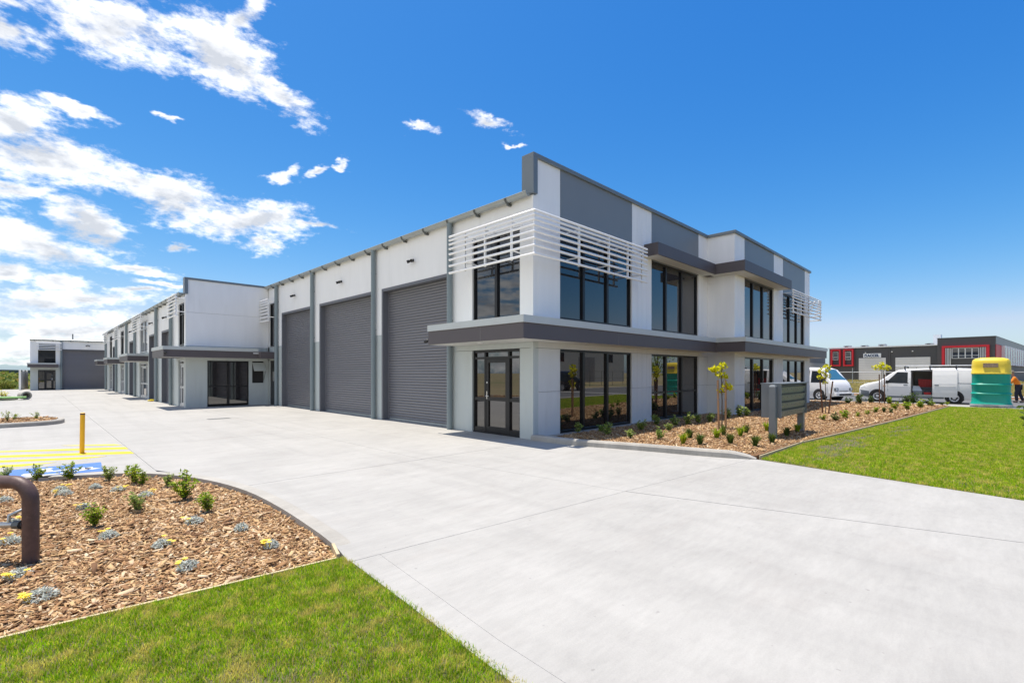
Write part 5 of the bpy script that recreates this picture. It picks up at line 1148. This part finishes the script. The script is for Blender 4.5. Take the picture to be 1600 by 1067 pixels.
t = loose_box('tool_box', 'toolbox', 'grey toolbox with pale lid at the front of the van doorway', 'toolbox', 2.54, 2.98, -.72, -.3, .465, .68); MB().add([P_(2.54, -.72, .682), P_(2.96, -.72, .682), P_(2.82, -.4, .92), P_(2.52, -.4, .95), P_(2.54, -.70, .70), P_(2.96, -.70, .70), P_(2.82, -.38, .94), P_(2.52, -.38, .97)], [(0, 1, 2, 3), (7, 6, 5, 4), (0, 3, 7, 4), (1, 0, 4, 5), (2, 1, 5, 6), (3, 2, 6, 7)]).build('lid', 'lamp_lens', t)
t = loose_box('red_tool_bag', 'red_plastic', 'small red tool tray beside the toolbox in the van', 'tool bag', 3.02, 3.36, -.66, -.3, .465, .60); MB().tube([P_(3.06, -.48, .59), P_(3.08, -.48, .72), P_(3.30, -.48, .72), P_(3.32, -.48, .59)], .015, 6).build('handle', 'black_plastic', t)
# --- white cab-over van nose at the building's end
cab = Car('delivery_van', 'white forward-cab delivery van with a blue tinted windscreen, half hidden by the building', 'van', (26.1, -1.75, -.03), math.pi / 2 - .4,
  [(0, .66, .72, .52, .34), (.05, .9, .80, .62, .28), (.16, 1.12, .85, .74, .26), (.34, 1.30, .87, .98, .27), (.58, 1.62, .87, 1.06, .28), (.80, 1.90, .87, 1.08, .28), (1.15, 2.02, .87, 1.08, .28), (2.5, 2.06, .87, 1.08, .28), (4.4, 2.05, .87, 1.08, .28), (4.7, 1.98, .85, 1.06, .32)])
cab.body(); cab.wheel(.95, .32, .2); cab.wheel(3.6, .32, .2)
cab.screen('windscreen', .31, .80, 'windscreen', inset=.06)
for pr_ in ([(.62, 1.12), (1.5, 1.10), (1.5, 1.84), (.95, 1.82)], [(1.62, 1.12), (2.7, 1.12), (2.7, 1.84), (1.62, 1.84)], [(2.8, 1.12), (4.0, 1.12), (4.0, 1.84), (2.8, 1.84)]): cab.sidepanel('side_window', pr_, 'car_glass')
cab.sidepanel('headlight', [(.04, .64), (.26, .66), (.28, .86), (.10, .84)], 'lamp_lens', .014)
cab.sidepanel('bumper', [(.02, .32), (.6, .28), (.6, .52), (.03, .52)], 'van_white', .03)
cab.sidepanel('door_seam', [(1.55, .4), (1.57, .4), (1.57, 1.85), (1.55, 1.85)], 'van_plastic', .001)
gr = MB()
for k in range(3): gr.add([cab.P(-.012 + k * .035, -.42, .58 + .09 * k), cab.P(-.012 + k * .035, .42, .58 + .09 * k), cab.P(.01 + k * .035, .42, .64 + .09 * k), cab.P(.01 + k * .035, -.42, .64 + .09 * k)], [(0, 1, 2, 3)])
gr.build('grille', 'black_plastic', cab.t, tuple(cab.loc)); MB().add([cab.P(-.02, -.26, .40), cab.P(-.02, .26, .40), cab.P(-.02, .26, .52), cab.P(-.02, -.26, .52), cab.P(.06, -.26, .40), cab.P(.06, .26, .40), cab.P(.06, .26, .52), cab.P(.06, -.26, .52)], [(0, 3, 2, 1), (4, 5, 6, 7), (0, 1, 5, 4), (1, 2, 6, 5), (2, 3, 7, 6), (3, 0, 4, 7)]).build('number_plate', 'lamp_lens', cab.t, tuple(cab.loc))
def nose(l0, l1, w0, w1, z0, z1, name, m, bev=.02):
    q = [cab.P(l, w_, z) for z in (z0, z1) for l, w_ in ((l0, w0), (l1, w0), (l1, w1), (l0, w1))]
    return MB().add(q, [(0, 1, 2, 3), (7, 6, 5, 4), (4, 5, 1, 0), (5, 6, 2, 1), (6, 7, 3, 2), (7, 4, 0, 3)]).build(name, m, cab.t, tuple(cab.loc), bevel=bev)
nose(-.10, .12, -.80, .80, .30, .50, 'front_bumper', 'van_white', .03); nose(-.11, .0, -.55, .55, .34, .44, 'air_intake', 'black_plastic', .01)
for sg in (-1, 1):
    hl = nose(-.02, .22, min(sg * .5, sg * .79), max(sg * .5, sg * .79), .60, .80, 'headlamp', 'van_plastic', .02)
    MB().lathe(cab.P(-.015, sg * .66, .70), -cab.cl, [(0, .075), (.012, .07), (.02, .0)], 16).build('lens', 'lamp_lens', hl)
for sg in (-1, 1): MB().rings([[cab.P(.5 + a, sg * (.92 + b), 1.15 + z) for a, b, z in ((0, 0, 0), (0, .16, 0), (0, .16, .26), (0, 0, .26))], [cab.P(.6 + a, sg * (.92 + b), 1.15 + z) for a, b, z in ((0, .02, .02), (0, .14, .02), (0, .14, .24), (0, .02, .24))]]).build('mirror', 'black_plastic', cab.t, tuple(cab.loc))
# --- dark four-wheel drive across the street (seen mirrored in the windows)
suv = Car('four_wheel_drive', 'dark four-wheel drive parked across the street, mirrored in the front windows', 'car', (29.3, -20.6, -.03), math.pi,
  [(0, .85, .70, .62, .4), (.08, 1.0, .84, .72, .36), (.5, 1.1, .92, .85, .36), (1.15, 1.16, .94, 1.02, .36), (1.45, 1.3, .94, 1.06, .36), (1.95, 1.72, .93, 1.08, .36), (2.3, 1.83, .93, 1.08, .36), (4.2, 1.84, .93, 1.09, .36), (4.65, 1.78, .91, 1.08, .38), (4.8, 1.2, .88, .95, .42)], m='suv_dark')
suv.body(); suv.wheel(.9, .39, .26); suv.wheel(3.75, .39, .26); suv.screen('windscreen', 1.3, 1.92, 'car_glass')
for pr_ in ([(1.75, 1.12), (2.55, 1.12), (2.55, 1.70), (2.1, 1.68)], [(2.65, 1.12), (3.55, 1.12), (3.55, 1.72), (2.65, 1.72)], [(3.65, 1.12), (4.4, 1.14), (4.25, 1.70), (3.65, 1.72)]): suv.sidepanel('side_window', pr_, 'car_glass')
suv.sidepanel('headlight', [(.06, .78), (.35, .82), (.33, .94), (.10, .92)], 'lamp_lens', .012)
for sg in (-1, 1): MB().tube([suv.P(2.1, sg * .7, 1.93), suv.P(4.3, sg * .7, 1.93)], .02, 6).build('roof_rail', 'galv', suv.t, tuple(suv.loc))

# ------------------------------------------------------------------ portable toilet
TX, TY = 24.35, -8.12
loo = thing('portable_toilet', 'green and yellow rounded portable toilet standing on the verge beside the van', 'portable toilet', (TX, TY, .02))
def ring_at(z, a, b, n=40, p=3.2):
    a *= .78; b *= .76; z = .02 + (z - .02) * 1.03
    return [(TX + a * math.copysign(abs(math.cos(t_)) ** (2 / p), math.cos(t_)), TY + b * math.copysign(abs(math.sin(t_)) ** (2 / p), math.sin(t_)), z) for t_ in [2 * math.pi * k / n for k in range(n)]]
rs = [ring_at(.16, .76, .98), ring_at(.2, .74, .96), ring_at(.26, .70, .925)]
for z in (.62, 1.05):
    rs += [ring_at(z, .69, .915), ring_at(z + .01, .72, .95), ring_at(z + .03, .735, .965), ring_at(z + .06, .71, .935), ring_at(z + .09, .68, .90)]
rs += [ring_at(1.30, .68, .905), ring_at(1.5, .68, .90), ring_at(1.58, .685, .905)]
MB().rings(rs).build('body', 'loo_green', loo, smooth=35)
rs = [ring_at(1.58, .70, .925), ring_at(1.60, .72, .945), ring_at(1.64, .72, .945), ring_at(1.67, .695, .92), ring_at(1.95, .69, .91), ring_at(2.16, .675, .89), ring_at(2.25, .64, .85), ring_at(2.31, .55, .74), ring_at(2.35, .35, .5), ring_at(2.365, .1, .16)]
MB().rings(rs).build('roof_dome', 'loo_yellow', loo, smooth=35)
MB().lathe((TX + .3, TY + .25, 2.3), (0, 0, 1), [(0, .05), (.09, .05), (.1, .06), (.11, 0)], 12).build('vent', 'loo_yellow', loo)
bs = MB(); bs.rings([ring_at(.06, .78, 1.0, 40, 5), ring_at(.16, .77, .99, 40, 5)]); bs.build('base', 'loo_base', loo)
for s_ in (-1, 1): MB().box(TX - .62, TX + .62, TY + s_ * .5 - .07, TY + s_ * .5 + .07, .02, .062).build('skid', 'black_plastic', loo)
MB().box(TX - .622, TX - .59, TY - .25, TY + .25, .075, .15).build('plate', 'shed_grey', loo)
sg_ = MB().box(TX - .556, TX - .53, TY - .25, TY + .27, 1.95, 2.15).build('sign', 'sign_tan', loo)

# ------------------------------------------------------------------ person in orange shirt
def skinned(name, verts, edges, radii, m, parent, loc, sub=2):
    me = bpy.data.meshes.new(name); me.from_pydata([tuple(Vector(v)) for v in verts], edges, []); me.materials.append(MAT[m])
    o = bpy.data.objects.new(name, me); put(o, name, parent, loc)
    o.modifiers.new('skin', 'SKIN'); 
    for i, r in enumerate(radii): me.skin_vertices[0].data[i].radius = (r, r) if not isinstance(r, tuple) else r
    me.skin_vertices[0].data[0].use_root = True
    s_ = o.modifiers.new('sub', 'SUBSURF'); s_.levels = sub; s_.render_levels = sub
    dg_ = bpy.context.evaluated_depsgraph_get(); me2 = bpy.data.meshes.new_from_object(o.evaluated_get(dg_)); o.modifiers.clear(); o.data = me2
    me2.polygons.foreach_set('use_smooth', [True] * len(me2.polygons)); return o
PX, PY = 31.0, -9.15
pe = thing('person', 'person in orange work shirt, dark trousers and brimmed hat behind the portable toilet', 'person', (PX, PY, -.03))
# local: +x right in the picture (world -Y), figure faces left in the picture (world +Y), y depth = world +X
def W(u, v, z): return (v, -u, z)
J = {'pelvis': W(.05, 0, .95), 'waist': W(.02, 0, 1.1), 'chest': W(-.08, 0, 1.36), 'neck': W(-.14, 0, 1.52), 'head': W(-.19, 0, 1.66), 'crown': W(-.20, 0, 1.77),
     'shL': W(-.10, -.19, 1.44), 'elL': W(-.22, -.24, 1.18), 'wrL': W(-.42, -.18, 1.05), 'haL': W(-.52, -.16, 1.02), 'shR': W(-.10, .19, 1.44), 'elR': W(-.2, .26, 1.17), 'wrR': W(-.4, .2, 1.02), 'haR': W(-.5, .17, .99),
     'hpL': W(.06, -.10, .90), 'knL': W(-.04, -.12, .50), 'anL': W(.0, -.12, .09), 'toL': W(-.17, -.13, .04), 'hpR': W(.07, .10, .90), 'knR': W(.12, .12, .50), 'anR': W(.26, .12, .10), 'toR': W(.10, .13, .04)}
def chain(names_r, edges, name, m):
    ks = [k for k, r in names_r]; skinned(name, [J[k] for k in ks], [(ks.index(a), ks.index(b)) for a, b in edges], [r for k, r in names_r], m, pe, (PX, PY, -.03))
body_e = [('pelvis', 'waist'), ('waist', 'chest'), ('chest', 'neck'), ('neck', 'head'), ('head', 'crown'), ('chest', 'shL'), ('shL', 'elL'), ('elL', 'wrL'), ('wrL', 'haL'), ('chest', 'shR'), ('shR', 'elR'), ('elR', 'wrR'), ('wrR', 'haR'), ('pelvis', 'hpL'), ('hpL', 'knL'), ('knL', 'anL'), ('anL', 'toL'), ('pelvis', 'hpR'), ('hpR', 'knR'), ('knR', 'anR'), ('anR', 'toR')]
rb = {'pelvis': .13, 'waist': .12, 'chest': .14, 'neck': .055, 'head': .09, 'crown': .07, 'shL': .065, 'elL': .045, 'wrL': .03, 'haL': .035, 'shR': .065, 'elR': .045, 'wrR': .03, 'haR': .035, 'hpL': .09, 'knL': .06, 'anL': .045, 'toL': .035, 'hpR': .09, 'knR': .06, 'anR': .045, 'toR': .035}
chain([(k, rb[k]) for k in J], body_e, 'body', 'skin')
for hnd, sg in (('haL', 1), ('haR', 1)):
    h = Vector(J[hnd])
    for k in range(4): fb_ = h + Vector((-.03 + .02 * k, .01, .0)); skinned('finger', [fb_, fb_ + Vector((0, .045, -.012)), fb_ + Vector((0, .06, -.04))], [(0, 1), (1, 2)], [.009, .0085, .007], 'skin', pe, (PX, PY, -.03), 1)
    skinned('thumb', [h, h + Vector((-.035, .02, .02)), h + Vector((-.03, .05, .01))], [(0, 1), (1, 2)], [.011, .01, .008], 'skin', pe, (PX, PY, -.03), 1)
up_ = ['waist', 'chest', 'pelvis', 'shL', 'elL', 'shR', 'elR', 'wrL', 'wrR']
J2 = dict(J); J['wrL'] = tuple(Vector(J['elL']).lerp(Vector(J['wrL']), .85)); J['wrR'] = tuple(Vector(J['elR']).lerp(Vector(J['wrR']), .85))
chain([('waist', .145), ('pelvis', .150), ('chest', .165), ('shL', .082), ('elL', .064), ('wrL', .05), ('shR', .082), ('elR', .064), ('wrR', .05)], [('waist', 'pelvis'), ('waist', 'chest'), ('chest', 'shL'), ('shL', 'elL'), ('elL', 'wrL'), ('chest', 'shR'), ('shR', 'elR'), ('elR', 'wrR')], 'shirt', 'hivis')
J = J2; J['pelvis'] = W(.05, 0, .92)
chain([('pelvis', .155), ('hpL', .115), ('knL', .085), ('anL', .075), ('hpR', .115), ('knR', .085), ('anR', .075)], [('pelvis', 'hpL'), ('hpL', 'knL'), ('knL', 'anL'), ('pelvis', 'hpR'), ('hpR', 'knR'), ('knR', 'anR')], 'trousers', 'navy')
for s_ in ('L', 'R'): skinned('boot', [J['an' + s_], Vector(J['an' + s_]) + Vector((0, 0, -.04)), Vector(J['to' + s_]) + Vector((0, 0, .012))], [(0, 1), (1, 2)], [.062, .06, .045], 'hat', pe, (PX, PY, -.03), 2)
hc_ = Vector((PX, PY, -.03)) + Vector(J['crown'])
MB().lathe(tuple(hc_ + Vector((0, 0, -.02))), (0, .08, 1), [(0, .20), (.008, .20), (.012, .11), (.07, .10), (.10, .06), (.105, 0)], 20).build('hat', 'hat', pe, smooth=40)
fc = Vector((PX, PY, -.03)) + Vector(J['head'])
MB().lathe(tuple(fc + Vector((0, .085, -.005))), (0, 1, -.3), [(0, .018), (.02, .014), (.032, 0)], 8).build('nose', 'skin', pe, smooth=40)
for s_ in (-1, 1):
    MB().lathe(tuple(fc + Vector((s_ * .035, .078, .02))), (0, 1, 0), [(0, .012), (.008, .008), (.01, 0)], 8).build('eye', 'black_plastic', pe)
    MB().lathe(tuple(fc + Vector((s_ * .085, .0, .0))), (s_, 0, 0), [(0, .03), (.012, .025), (.014, 0)], 8).build('ear', 'skin', pe)
MB().box(fc.x - .028, fc.x + .028, fc.y + .07, fc.y + .086, fc.z - .058, fc.z - .05).build('mouth', 'red_plastic', pe)

# ------------------------------------------------------------------ building with red window frames across the street
AH = math.radians(-5.7); AO = Vector((95, -8.33, -.07))
ac = thing('red_trim_warehouse', 'dark grey warehouse with red window surrounds across the street', 'building', tuple(AO))
au = Vector((math.sin(-AH), math.cos(AH), 0)); aw = Vector((math.cos(AH), math.sin(AH), 0))
def AP(u, d, z): return tuple(AO + au * u + aw * d + Vector((0, 0, z)))
def abox(u0, u1, d0, d1, z0, z1, name, m, par=None):
    q = [AP(u, d, z) for z in (z0, z1) for u, d in ((u0, d0), (u0, d1), (u1, d1), (u1, d0))]
    return MB().add(q, [(0, 3, 2, 1), (4, 5, 6, 7), (0, 1, 5, 4), (1, 2, 6, 5), (2, 3, 7, 6), (3, 0, 4, 7)]).build(name, m, par or ac, AP((u0 + u1) / 2, (d0 + d1) / 2, z0))
abox(6.7, 22.2, .25, 25, 0, 6.2, 'low_hall', 'accel_grey'); abox(6.7, 22.3, .0, 26, 6.205, 6.42, 'roof_edge', 'blue_white')
abox(0, 6.7, .0, 85, 0, 7.3, 'office_block', 'accel_grey'); abox(-.1, 6.8, -.1, 85, 7.305, 7.38, 'office_capping', 'capping_grey')
abox(-.06, -.003, .3, 84.9, 6.15, 7.3, 'side_band', 'parapet_grey'); abox(-.08, -.003, .3, 84.9, 3.0, 6.1, 'red_side_panel', 'accel_red')
for k in range(20):
    f = abox(-.5, -.083, 6.5 + k * 3.6, 9.0 + k * 3.6, 3.0, 6.1, 'side_surround', 'blue_white'); abox(-.51, -.45, 6.9 + k * 3.6, 8.6 + k * 3.6, 3.3, 5.8, 'pane', 'glass_bronze', f)
for u0, u1 in ((11.7, 15.5), (6.95 + .35, 11.0)):
    pass
for nm, u0, u1 in (('door_a', 13.55, 17.5), ('door_b', 7.6, 12.2)):
    d = abox(u0, u1, .10, .248, 0, 4.35, 'roller_door', 'door_pale')
    for k in range(14): abox(u0, u1, .094, .0995, .3 * k + .2, .3 * k + .225, 'slat_line', 'shed_grey', d)
for u in (13.0, 18.1): abox(u - .08, u + .08, .12, .248, 0, 6.2, 'pilaster', 'accel_grey')
for u0 in (18.25, 20.25):
    f = MB(); w_, h0, h1 = 1.6, 2.95, 6.05
    fr2 = abox(u0, u0 + .25, -.25, .248, h0, h1, 'red_surround', 'accel_red'); abox(u0 + w_ - .25, u0 + w_, -.25, .248, h0, h1, 'jamb', 'accel_red', fr2); abox(u0 + .25, u0 + w_ - .25, -.25, .248, h1 - .25, h1, 'head', 'accel_red', fr2); abox(u0 + .25, u0 + w_ - .25, -.25, .248, h0, h0 + .25, 'sill', 'accel_red', fr2)
    wn = abox(u0 + .45, u0 + w_ - .25, .1, .247, 4.1, 5.6, 'window', 'blue_white'); abox(u0 + .53, u0 + w_ - .33, .085, .098, 4.65, 5.52, 'pane', 'glass', wn); abox(u0 + .53, u0 + w_ - .33, .085, .098, 4.18, 4.55, 'pane', 'glass', wn)
sg = abox(14.2, 16.8, .02, .10, 4.42, 5.16, 'sign', 'blue_white'); abox(16.28, 16.62, .0, .019, 4.55, 5.0, 'emblem', 'sign_blue', sg); abox(16.36, 16.54, -.008, -.001, 4.62, 4.80, 'emblem_mark', 'blue_white', sg)
tcv = bpy.data.curves.new('sign_text', 'FONT'); tcv.body = 'ACCEL'; tcv.size = .62; tcv.extrude = .01; tcv.offset = .03
to_ = bpy.data.objects.new('tmp', tcv); col.objects.link(to_); bpy.context.view_layer.update()
tm = bpy.data.meshes.new_from_object(to_.evaluated_get(bpy.context.evaluated_depsgraph_get())); bpy.data.objects.remove(to_); tm.materials.clear(); tm.materials.append(MAT['sign_blue'])
wd_ = max(v.co.x for v in tm.vertices)
for v in tm.vertices:
    x, y, z = v.co; v.co = Vector(AP(16.2 - x * 1.75 / wd_, .005 - z, 4.58 + y)) - Vector(AP(15.5, 0, 4.6))
lo_ = bpy.data.objects.new('lettering', tm); put(lo_, 'lettering', sg, AP(15.5, 0, 4.6))
# office window group with red frame and white fins
rf_ = abox(.6, 6.1, -.35, -.005, 5.75, 6.05, 'red_frame', 'accel_red'); abox(5.75, 6.1, -.35, -.005, 2.9, 5.75, 'jamb', 'accel_red', rf_); abox(.6, .95, -.35, -.005, 2.9, 5.75, 'jamb', 'accel_red', rf_)
wn = abox(1.75, 4.95, -.1, -.005, 4.0, 5.7, 'office_window', 'blue_white')
for k in range(4):
    abox(1.85 + k * .78, 2.5 + k * .78, -.112, -.101, 4.5, 5.6, 'pane', 'glass', wn); abox(1.85 + k * .78, 2.5 + k * .78, -.112, -.101, 4.08, 4.42, 'pane', 'glass', wn)
for k in range(4): abox(5.05 + k * .18, 5.13 + k * .18, -.25, -.005, 2.95, 5.7, 'fin', 'blue_white'); abox(1.0 + k * .18, 1.08 + k * .18, -.25, -.005, 2.95, 5.7, 'fin', 'blue_white')
for u, h in ((8.3, 0), (14.8, .3), (17.5, .1), (20.2, .2)):
    v = abox(u - .5, u + .5, 3, 4.2, 6.42, 6.75 + h * .5, 'roof_unit', 'shed_grey'); abox(u - .25, u + .25, 2.9, 2.99, 6.5, 6.7, 'fan', 'black_plastic', v)
abox(6.9, 7.9, 4, 5, 6.42, 8.2, 'roof_plant', 'blue_white')
for u in (12.6, 16.4, 9.8): abox(u, u + .15, -.05, .245, 5.3 if u != 16.4 else 5.25, 5.45 if u != 16.4 else 5.38, 'floodlight', 'louvre_white')
pt = thing('site_notice_stand', 'white framed notice stand in the dry grass before the red-trim warehouse', 'sign', (70, 9.2, -.07))
for y in (8.7, 9.7): MB().box(69.96, 70.04, y - .04, y + .04, -.07, 2.2).build('leg', 'blue_white', pt)
MB().box(69.95, 69.99, 8.6, 9.8, 1.0, 2.2).build('frame', 'blue_white', pt); MB().box(69.93, 69.949, 8.75, 9.65, 1.15, 2.05).build('board', 'parapet_grey', pt)
# pale shed beyond the end of the corner building
ps = thing('pale_shed', 'pale low shed with grey upper wall left of the red-trim warehouse', 'building', (92, 22, 0))
MB().box(92, 110, 17, 60, -.1, 3.6).build('lower_wall', 'door_pale', ps); MB().box(92.05, 110, 17.05, 60, 3.6, 6.0).build('upper_wall', 'shed_grey', ps); MB().add([(91.6, 16.6, 6.0), (110.4, 16.6, 6.6), (110.4, 60.4, 7.4), (91.6, 60.4, 6.8), (91.6, 16.6, 5.9), (110.4, 16.6, 6.5), (110.4, 60.4, 7.3), (91.6, 60.4, 6.7)], [(0, 1, 2, 3), (7, 6, 5, 4), (0, 3, 7, 4), (1, 0, 4, 5), (2, 1, 5, 6), (3, 2, 6, 7)]).build('roof', 'blue_white', ps)
# rail fence on the vacant lot
fe = thing('rail_fence', 'thin grey rail and post fence across the vacant lot', 'fence', (62, 0, -.07))
for k in range(17): MB().tube([(62, -14 + 3 * k, -.1), (62, -14 + 3 * k, 1.95 if k % 2 else 2.25)], .04, 6).build('post', 'bracket_metal' if k % 3 else 'galv', fe)
MB().tube([(62, -14, 1.75), (62, 34, 1.75)], .04, 6).build('rail', 'galv', fe); MB().tube([(62, -14, .5), (62, 34, .5)], .025, 6).build('rail', 'galv', fe)
# buildings and fence on the camera's side of the street, seen mirrored in the glass
op = thing('street_warehouse', 'long grey warehouse on the opposite side of the street, mirrored in the front windows', 'building', (0, -44, 0))
MB().box(-40, 75, -70, -44, -.1, 7.0).build('wall', 'shed_grey', op); MB().box(-40.3, 75.3, -70.3, -43.7, 7.001, 7.3).build('roof', 'roofing', op)
for k in range(7): MB().box(-30 + 15 * k, -25 + 15 * k, -44.1, -43.99, 0, 4.5).build('roller_door', 'roller', op); MB().box(-22 + 15 * k, -19 + 15 * k, -44.1, -43.99, 3.6, 5.2).build('window', 'glass', op)
fe = thing('mesh_fence', 'dark steel post fence on the far side of the street', 'fence', (0, -27, 0))
for k in range(30): MB().tube([(-20 + 2.5 * k, -27, -.1), (-20 + 2.5 * k, -27, 1.9)], .03, 6).build('post', 'bracket_metal', fe)
for z in (.1, 1.0, 1.85): MB().tube([(-20, -27, z), (52.5, -27, z)], .02, 6).build('rail', 'bracket_metal', fe)

# ------------------------------------------------------------------ yard clutter
cpp = thing('concrete_pipe', 'short concrete drain pipe lying on the yard beside the distant island', 'pipe', (-9.3, 34.6, 0))
MB().lathe((-9.45, 35.1, .26), (.35, -1, 0), [(0, .16), (0, .23), (.5, .23), (.5, .26), (.62, .26), (.62, .18), (.1, .16)], 24).build('shell', 'kerb_concrete', cpp, smooth=30)
gpz = [(-10.2, 34.0, 'nearest of the two green plastic pipes by the distant island'), (-10.0, 34.18, 'green plastic pipe behind the other one, by the distant island')]
for x, y, l_ in gpz: single(MB().tube([(x - .9, y, .2), (x + .75, y, .17)], [.06, .06], 10), 'green_pipe', 'green_wrap', (x, y, .14), l_, 'pipe', 'green pipes', smooth=50)
t = thing('green_roll', 'green wrapped roll lying at the corner of the office block', 'roll', (-3.35, 19.0, 0))
rx, ry = gp(282, 634); MB().lathe((rx, ry - .0, .07), (.708, -.706, 0), [(0, .0), (0, .06), (.01, .07), (.68, .07), (.69, .06), (.69, 0)], 16).build('roll', 'green_wrap', t, smooth=40)
for k in (.12, .5): MB().lathe((rx + .708 * k, ry - .706 * k, .07), (.708, -.706, 0), [(0, .0715), (.04, .0715)], 16).build('strap', 'leaf_light', t)
t = thing('yellow_hose_coil', 'low yellow coil lying by the downpipes of the unit row', 'hose', (*gp(237, 627), 0))
hx2, hy3 = gp(237, 627)
MB().tube([(hx2 + (.22 - .012 * k) * math.cos(k * .7), hy3 + (.22 - .012 * k) * math.sin(k * .7), .035 + .012 * (k % 9 > 5) + .004 * k) for k in range(0, 16)], .035, 8).build('coil', 'line_yellow', t, smooth=50); MB().box(hx2 - .08, hx2 + .06, hy3 - .06, hy3 + .06, 0, .09).build('reel', 'yellow_paint', t)

# ------------------------------------------------------------------ trees
def tree_mesh(seed, h, rad, nleaf, leaf, m):
    r = np.random.default_rng(seed); tr = MB(); tr.tube([(0, 0, -.3), (.1, 0, h * .3), (.0, .15, h * .6), (.1, .1, h * .85)], [h * .03, h * .024, h * .016, h * .006], 8)
    C = []
    for k in range(15):
        a = r.uniform(0, 6.283); q = rad * r.uniform(.15, .85); z = h * r.uniform(.38, .95); e = (q * math.cos(a), q * math.sin(a), z)
        tr.tube([(.05, .05, z * .55), (e[0] * .5, e[1] * .5, z * .8), e], [h * .011, h * .007, h * .003], 5)
        n = nleaf // 15; d = r.normal(0, 1, (n, 3)); d /= np.linalg.norm(d, axis=1)[:, None]; C.append(np.array(e) + d * (rad * r.uniform(.24, .42)) * np.cbrt(r.uniform(.15, 1, n))[:, None] * np.array([1, 1, .7]))
    C = np.concatenate(C); n = len(C); V, F = leaf_quads(C, r.normal(0, .7, (n, 3)) + np.array([0, 0, .6]), r.normal(0, 1, (n, 3)), r.uniform(.6, 1.2, n) * leaf, r.uniform(.35, .6, n) * leaf); return tr, V, F
protos = []
for k in range(3):
    tr, V, F = tree_mesh(500 + k, (6.5, 5.2, 7.5)[k], (2.6, 2.4, 2.9)[k], 2600, .34, 'eucalypt'); t = thing('bush_tree', 'x', 'tree', (0, 0, 0), 'bushland trees beyond the yard')
    a = MB(); a.v = tr.v; a.f = tr.f; a.build('trunk', 'bark', t); fast_mesh('crown', V, F, 'eucalypt', t); protos.append(t)
r = np.random.default_rng(77); pos = []
for k in range(600):
    ang = math.radians(r.uniform(84, 104)); dist = r.uniform(92, 180); x, y = CAM[0] + dist * math.cos(ang), CAM[1] + dist * math.sin(ang)
    if y > 84 and all(math.hypot(x - p[0], y - p[1]) > 3.6 for p in pos) and len(pos) < 30: pos.append((x, y))
pos.sort(key=lambda p: math.hypot(p[0] - CAM[0], p[1] - CAM[1])); used = [0, 0, 0]
for i, (x, y) in enumerate(pos):
    k = i % 3; sc = r.uniform(.8, 1.1); z = terr(x, y); top = (6.5, 5.2, 7.5)[k] * sc + z
    lim = 1.7 - math.hypot(x - CAM[0], y - CAM[1]) * .012
    if top > lim: sc *= max(.4, (lim - z) / (top - z))
    lbl = 'bushland gum tree beyond the far-left edge of the yard'
    if used[k] == 0: o = protos[k]; o.location = (x, y, z); o.scale = (sc,) * 3; o.rotation_euler = (0, 0, r.uniform(0, 6)); o['label'] = lbl; used[k] = 1
    else: dup(protos[k], (x, y, z), r.uniform(0, 6), sc, lbl)
# the far wood behind them reads as one mass
n = 26000; r = np.random.default_rng(78); ang = np.radians(r.uniform(62, 125, n)); dist = 185 + 1500 * r.uniform(0, 1, n) ** 2
C = np.stack([CAM[0] + dist * np.cos(ang), CAM[1] + dist * np.sin(ang), np.zeros(n)], 1); C[:, 2] = -7.4 + r.uniform(0, 1, n) ** .6 * (5.5 + 1.6 * np.sin(C[:, 0] * .09) + 1.3 * np.sin(C[:, 1] * .05 + 1)) * np.clip(dist / 260, .8, 1.35)
V, F = leaf_quads(C, r.normal(0, .6, (n, 3)) + np.array([0, -.4, .8]), r.normal(0, 1, (n, 3)), 1.4 + dist / 220, 1.0 + dist / 320)
tag(fast_mesh('distant_wood', V, F, 'eucalypt', kind='stuff'), 'far wooded land beyond the bushland trees', 'wood')
# street tree standing just outside the picture on the right; some of its leaves reach in
tr, V, F = tree_mesh(610, 4.4, 1.5, 900, .17, 'leaf_green'); tx, ty = 33.6, -14.6
t = thing('street_tree', 'street tree at the right edge with a few leafy twigs against the sky', 'tree', (tx, ty, -.05)); a = MB(); a.v = [(x + tx, y + ty, z) for x, y, z in tr.v]; a.f = tr.f; a.build('trunk', 'bark', t); fast_mesh('crown', V + np.array([tx, ty, 0]), F, 'leaf_green', t, (tx, ty, -.05))
t = thing('roadside_bush', 'rounded green bush in the dry grass left of the white notice stand', 'bush', (72, 13.5, -.07))
tr, V, F = tree_mesh(620, 2.9, 2.0, 700, .3, 'leaf_green'); a = MB(); a.v = [(x + 72, y + 13.5, z) for x, y, z in tr.v]; a.f = tr.f; a.build('stems', 'bark', t); fast_mesh('crown', V + np.array([72, 13.5, 0]), F, 'leaf_green', t, (72, 13.5, -.07))
bpy.context.view_layer.update()
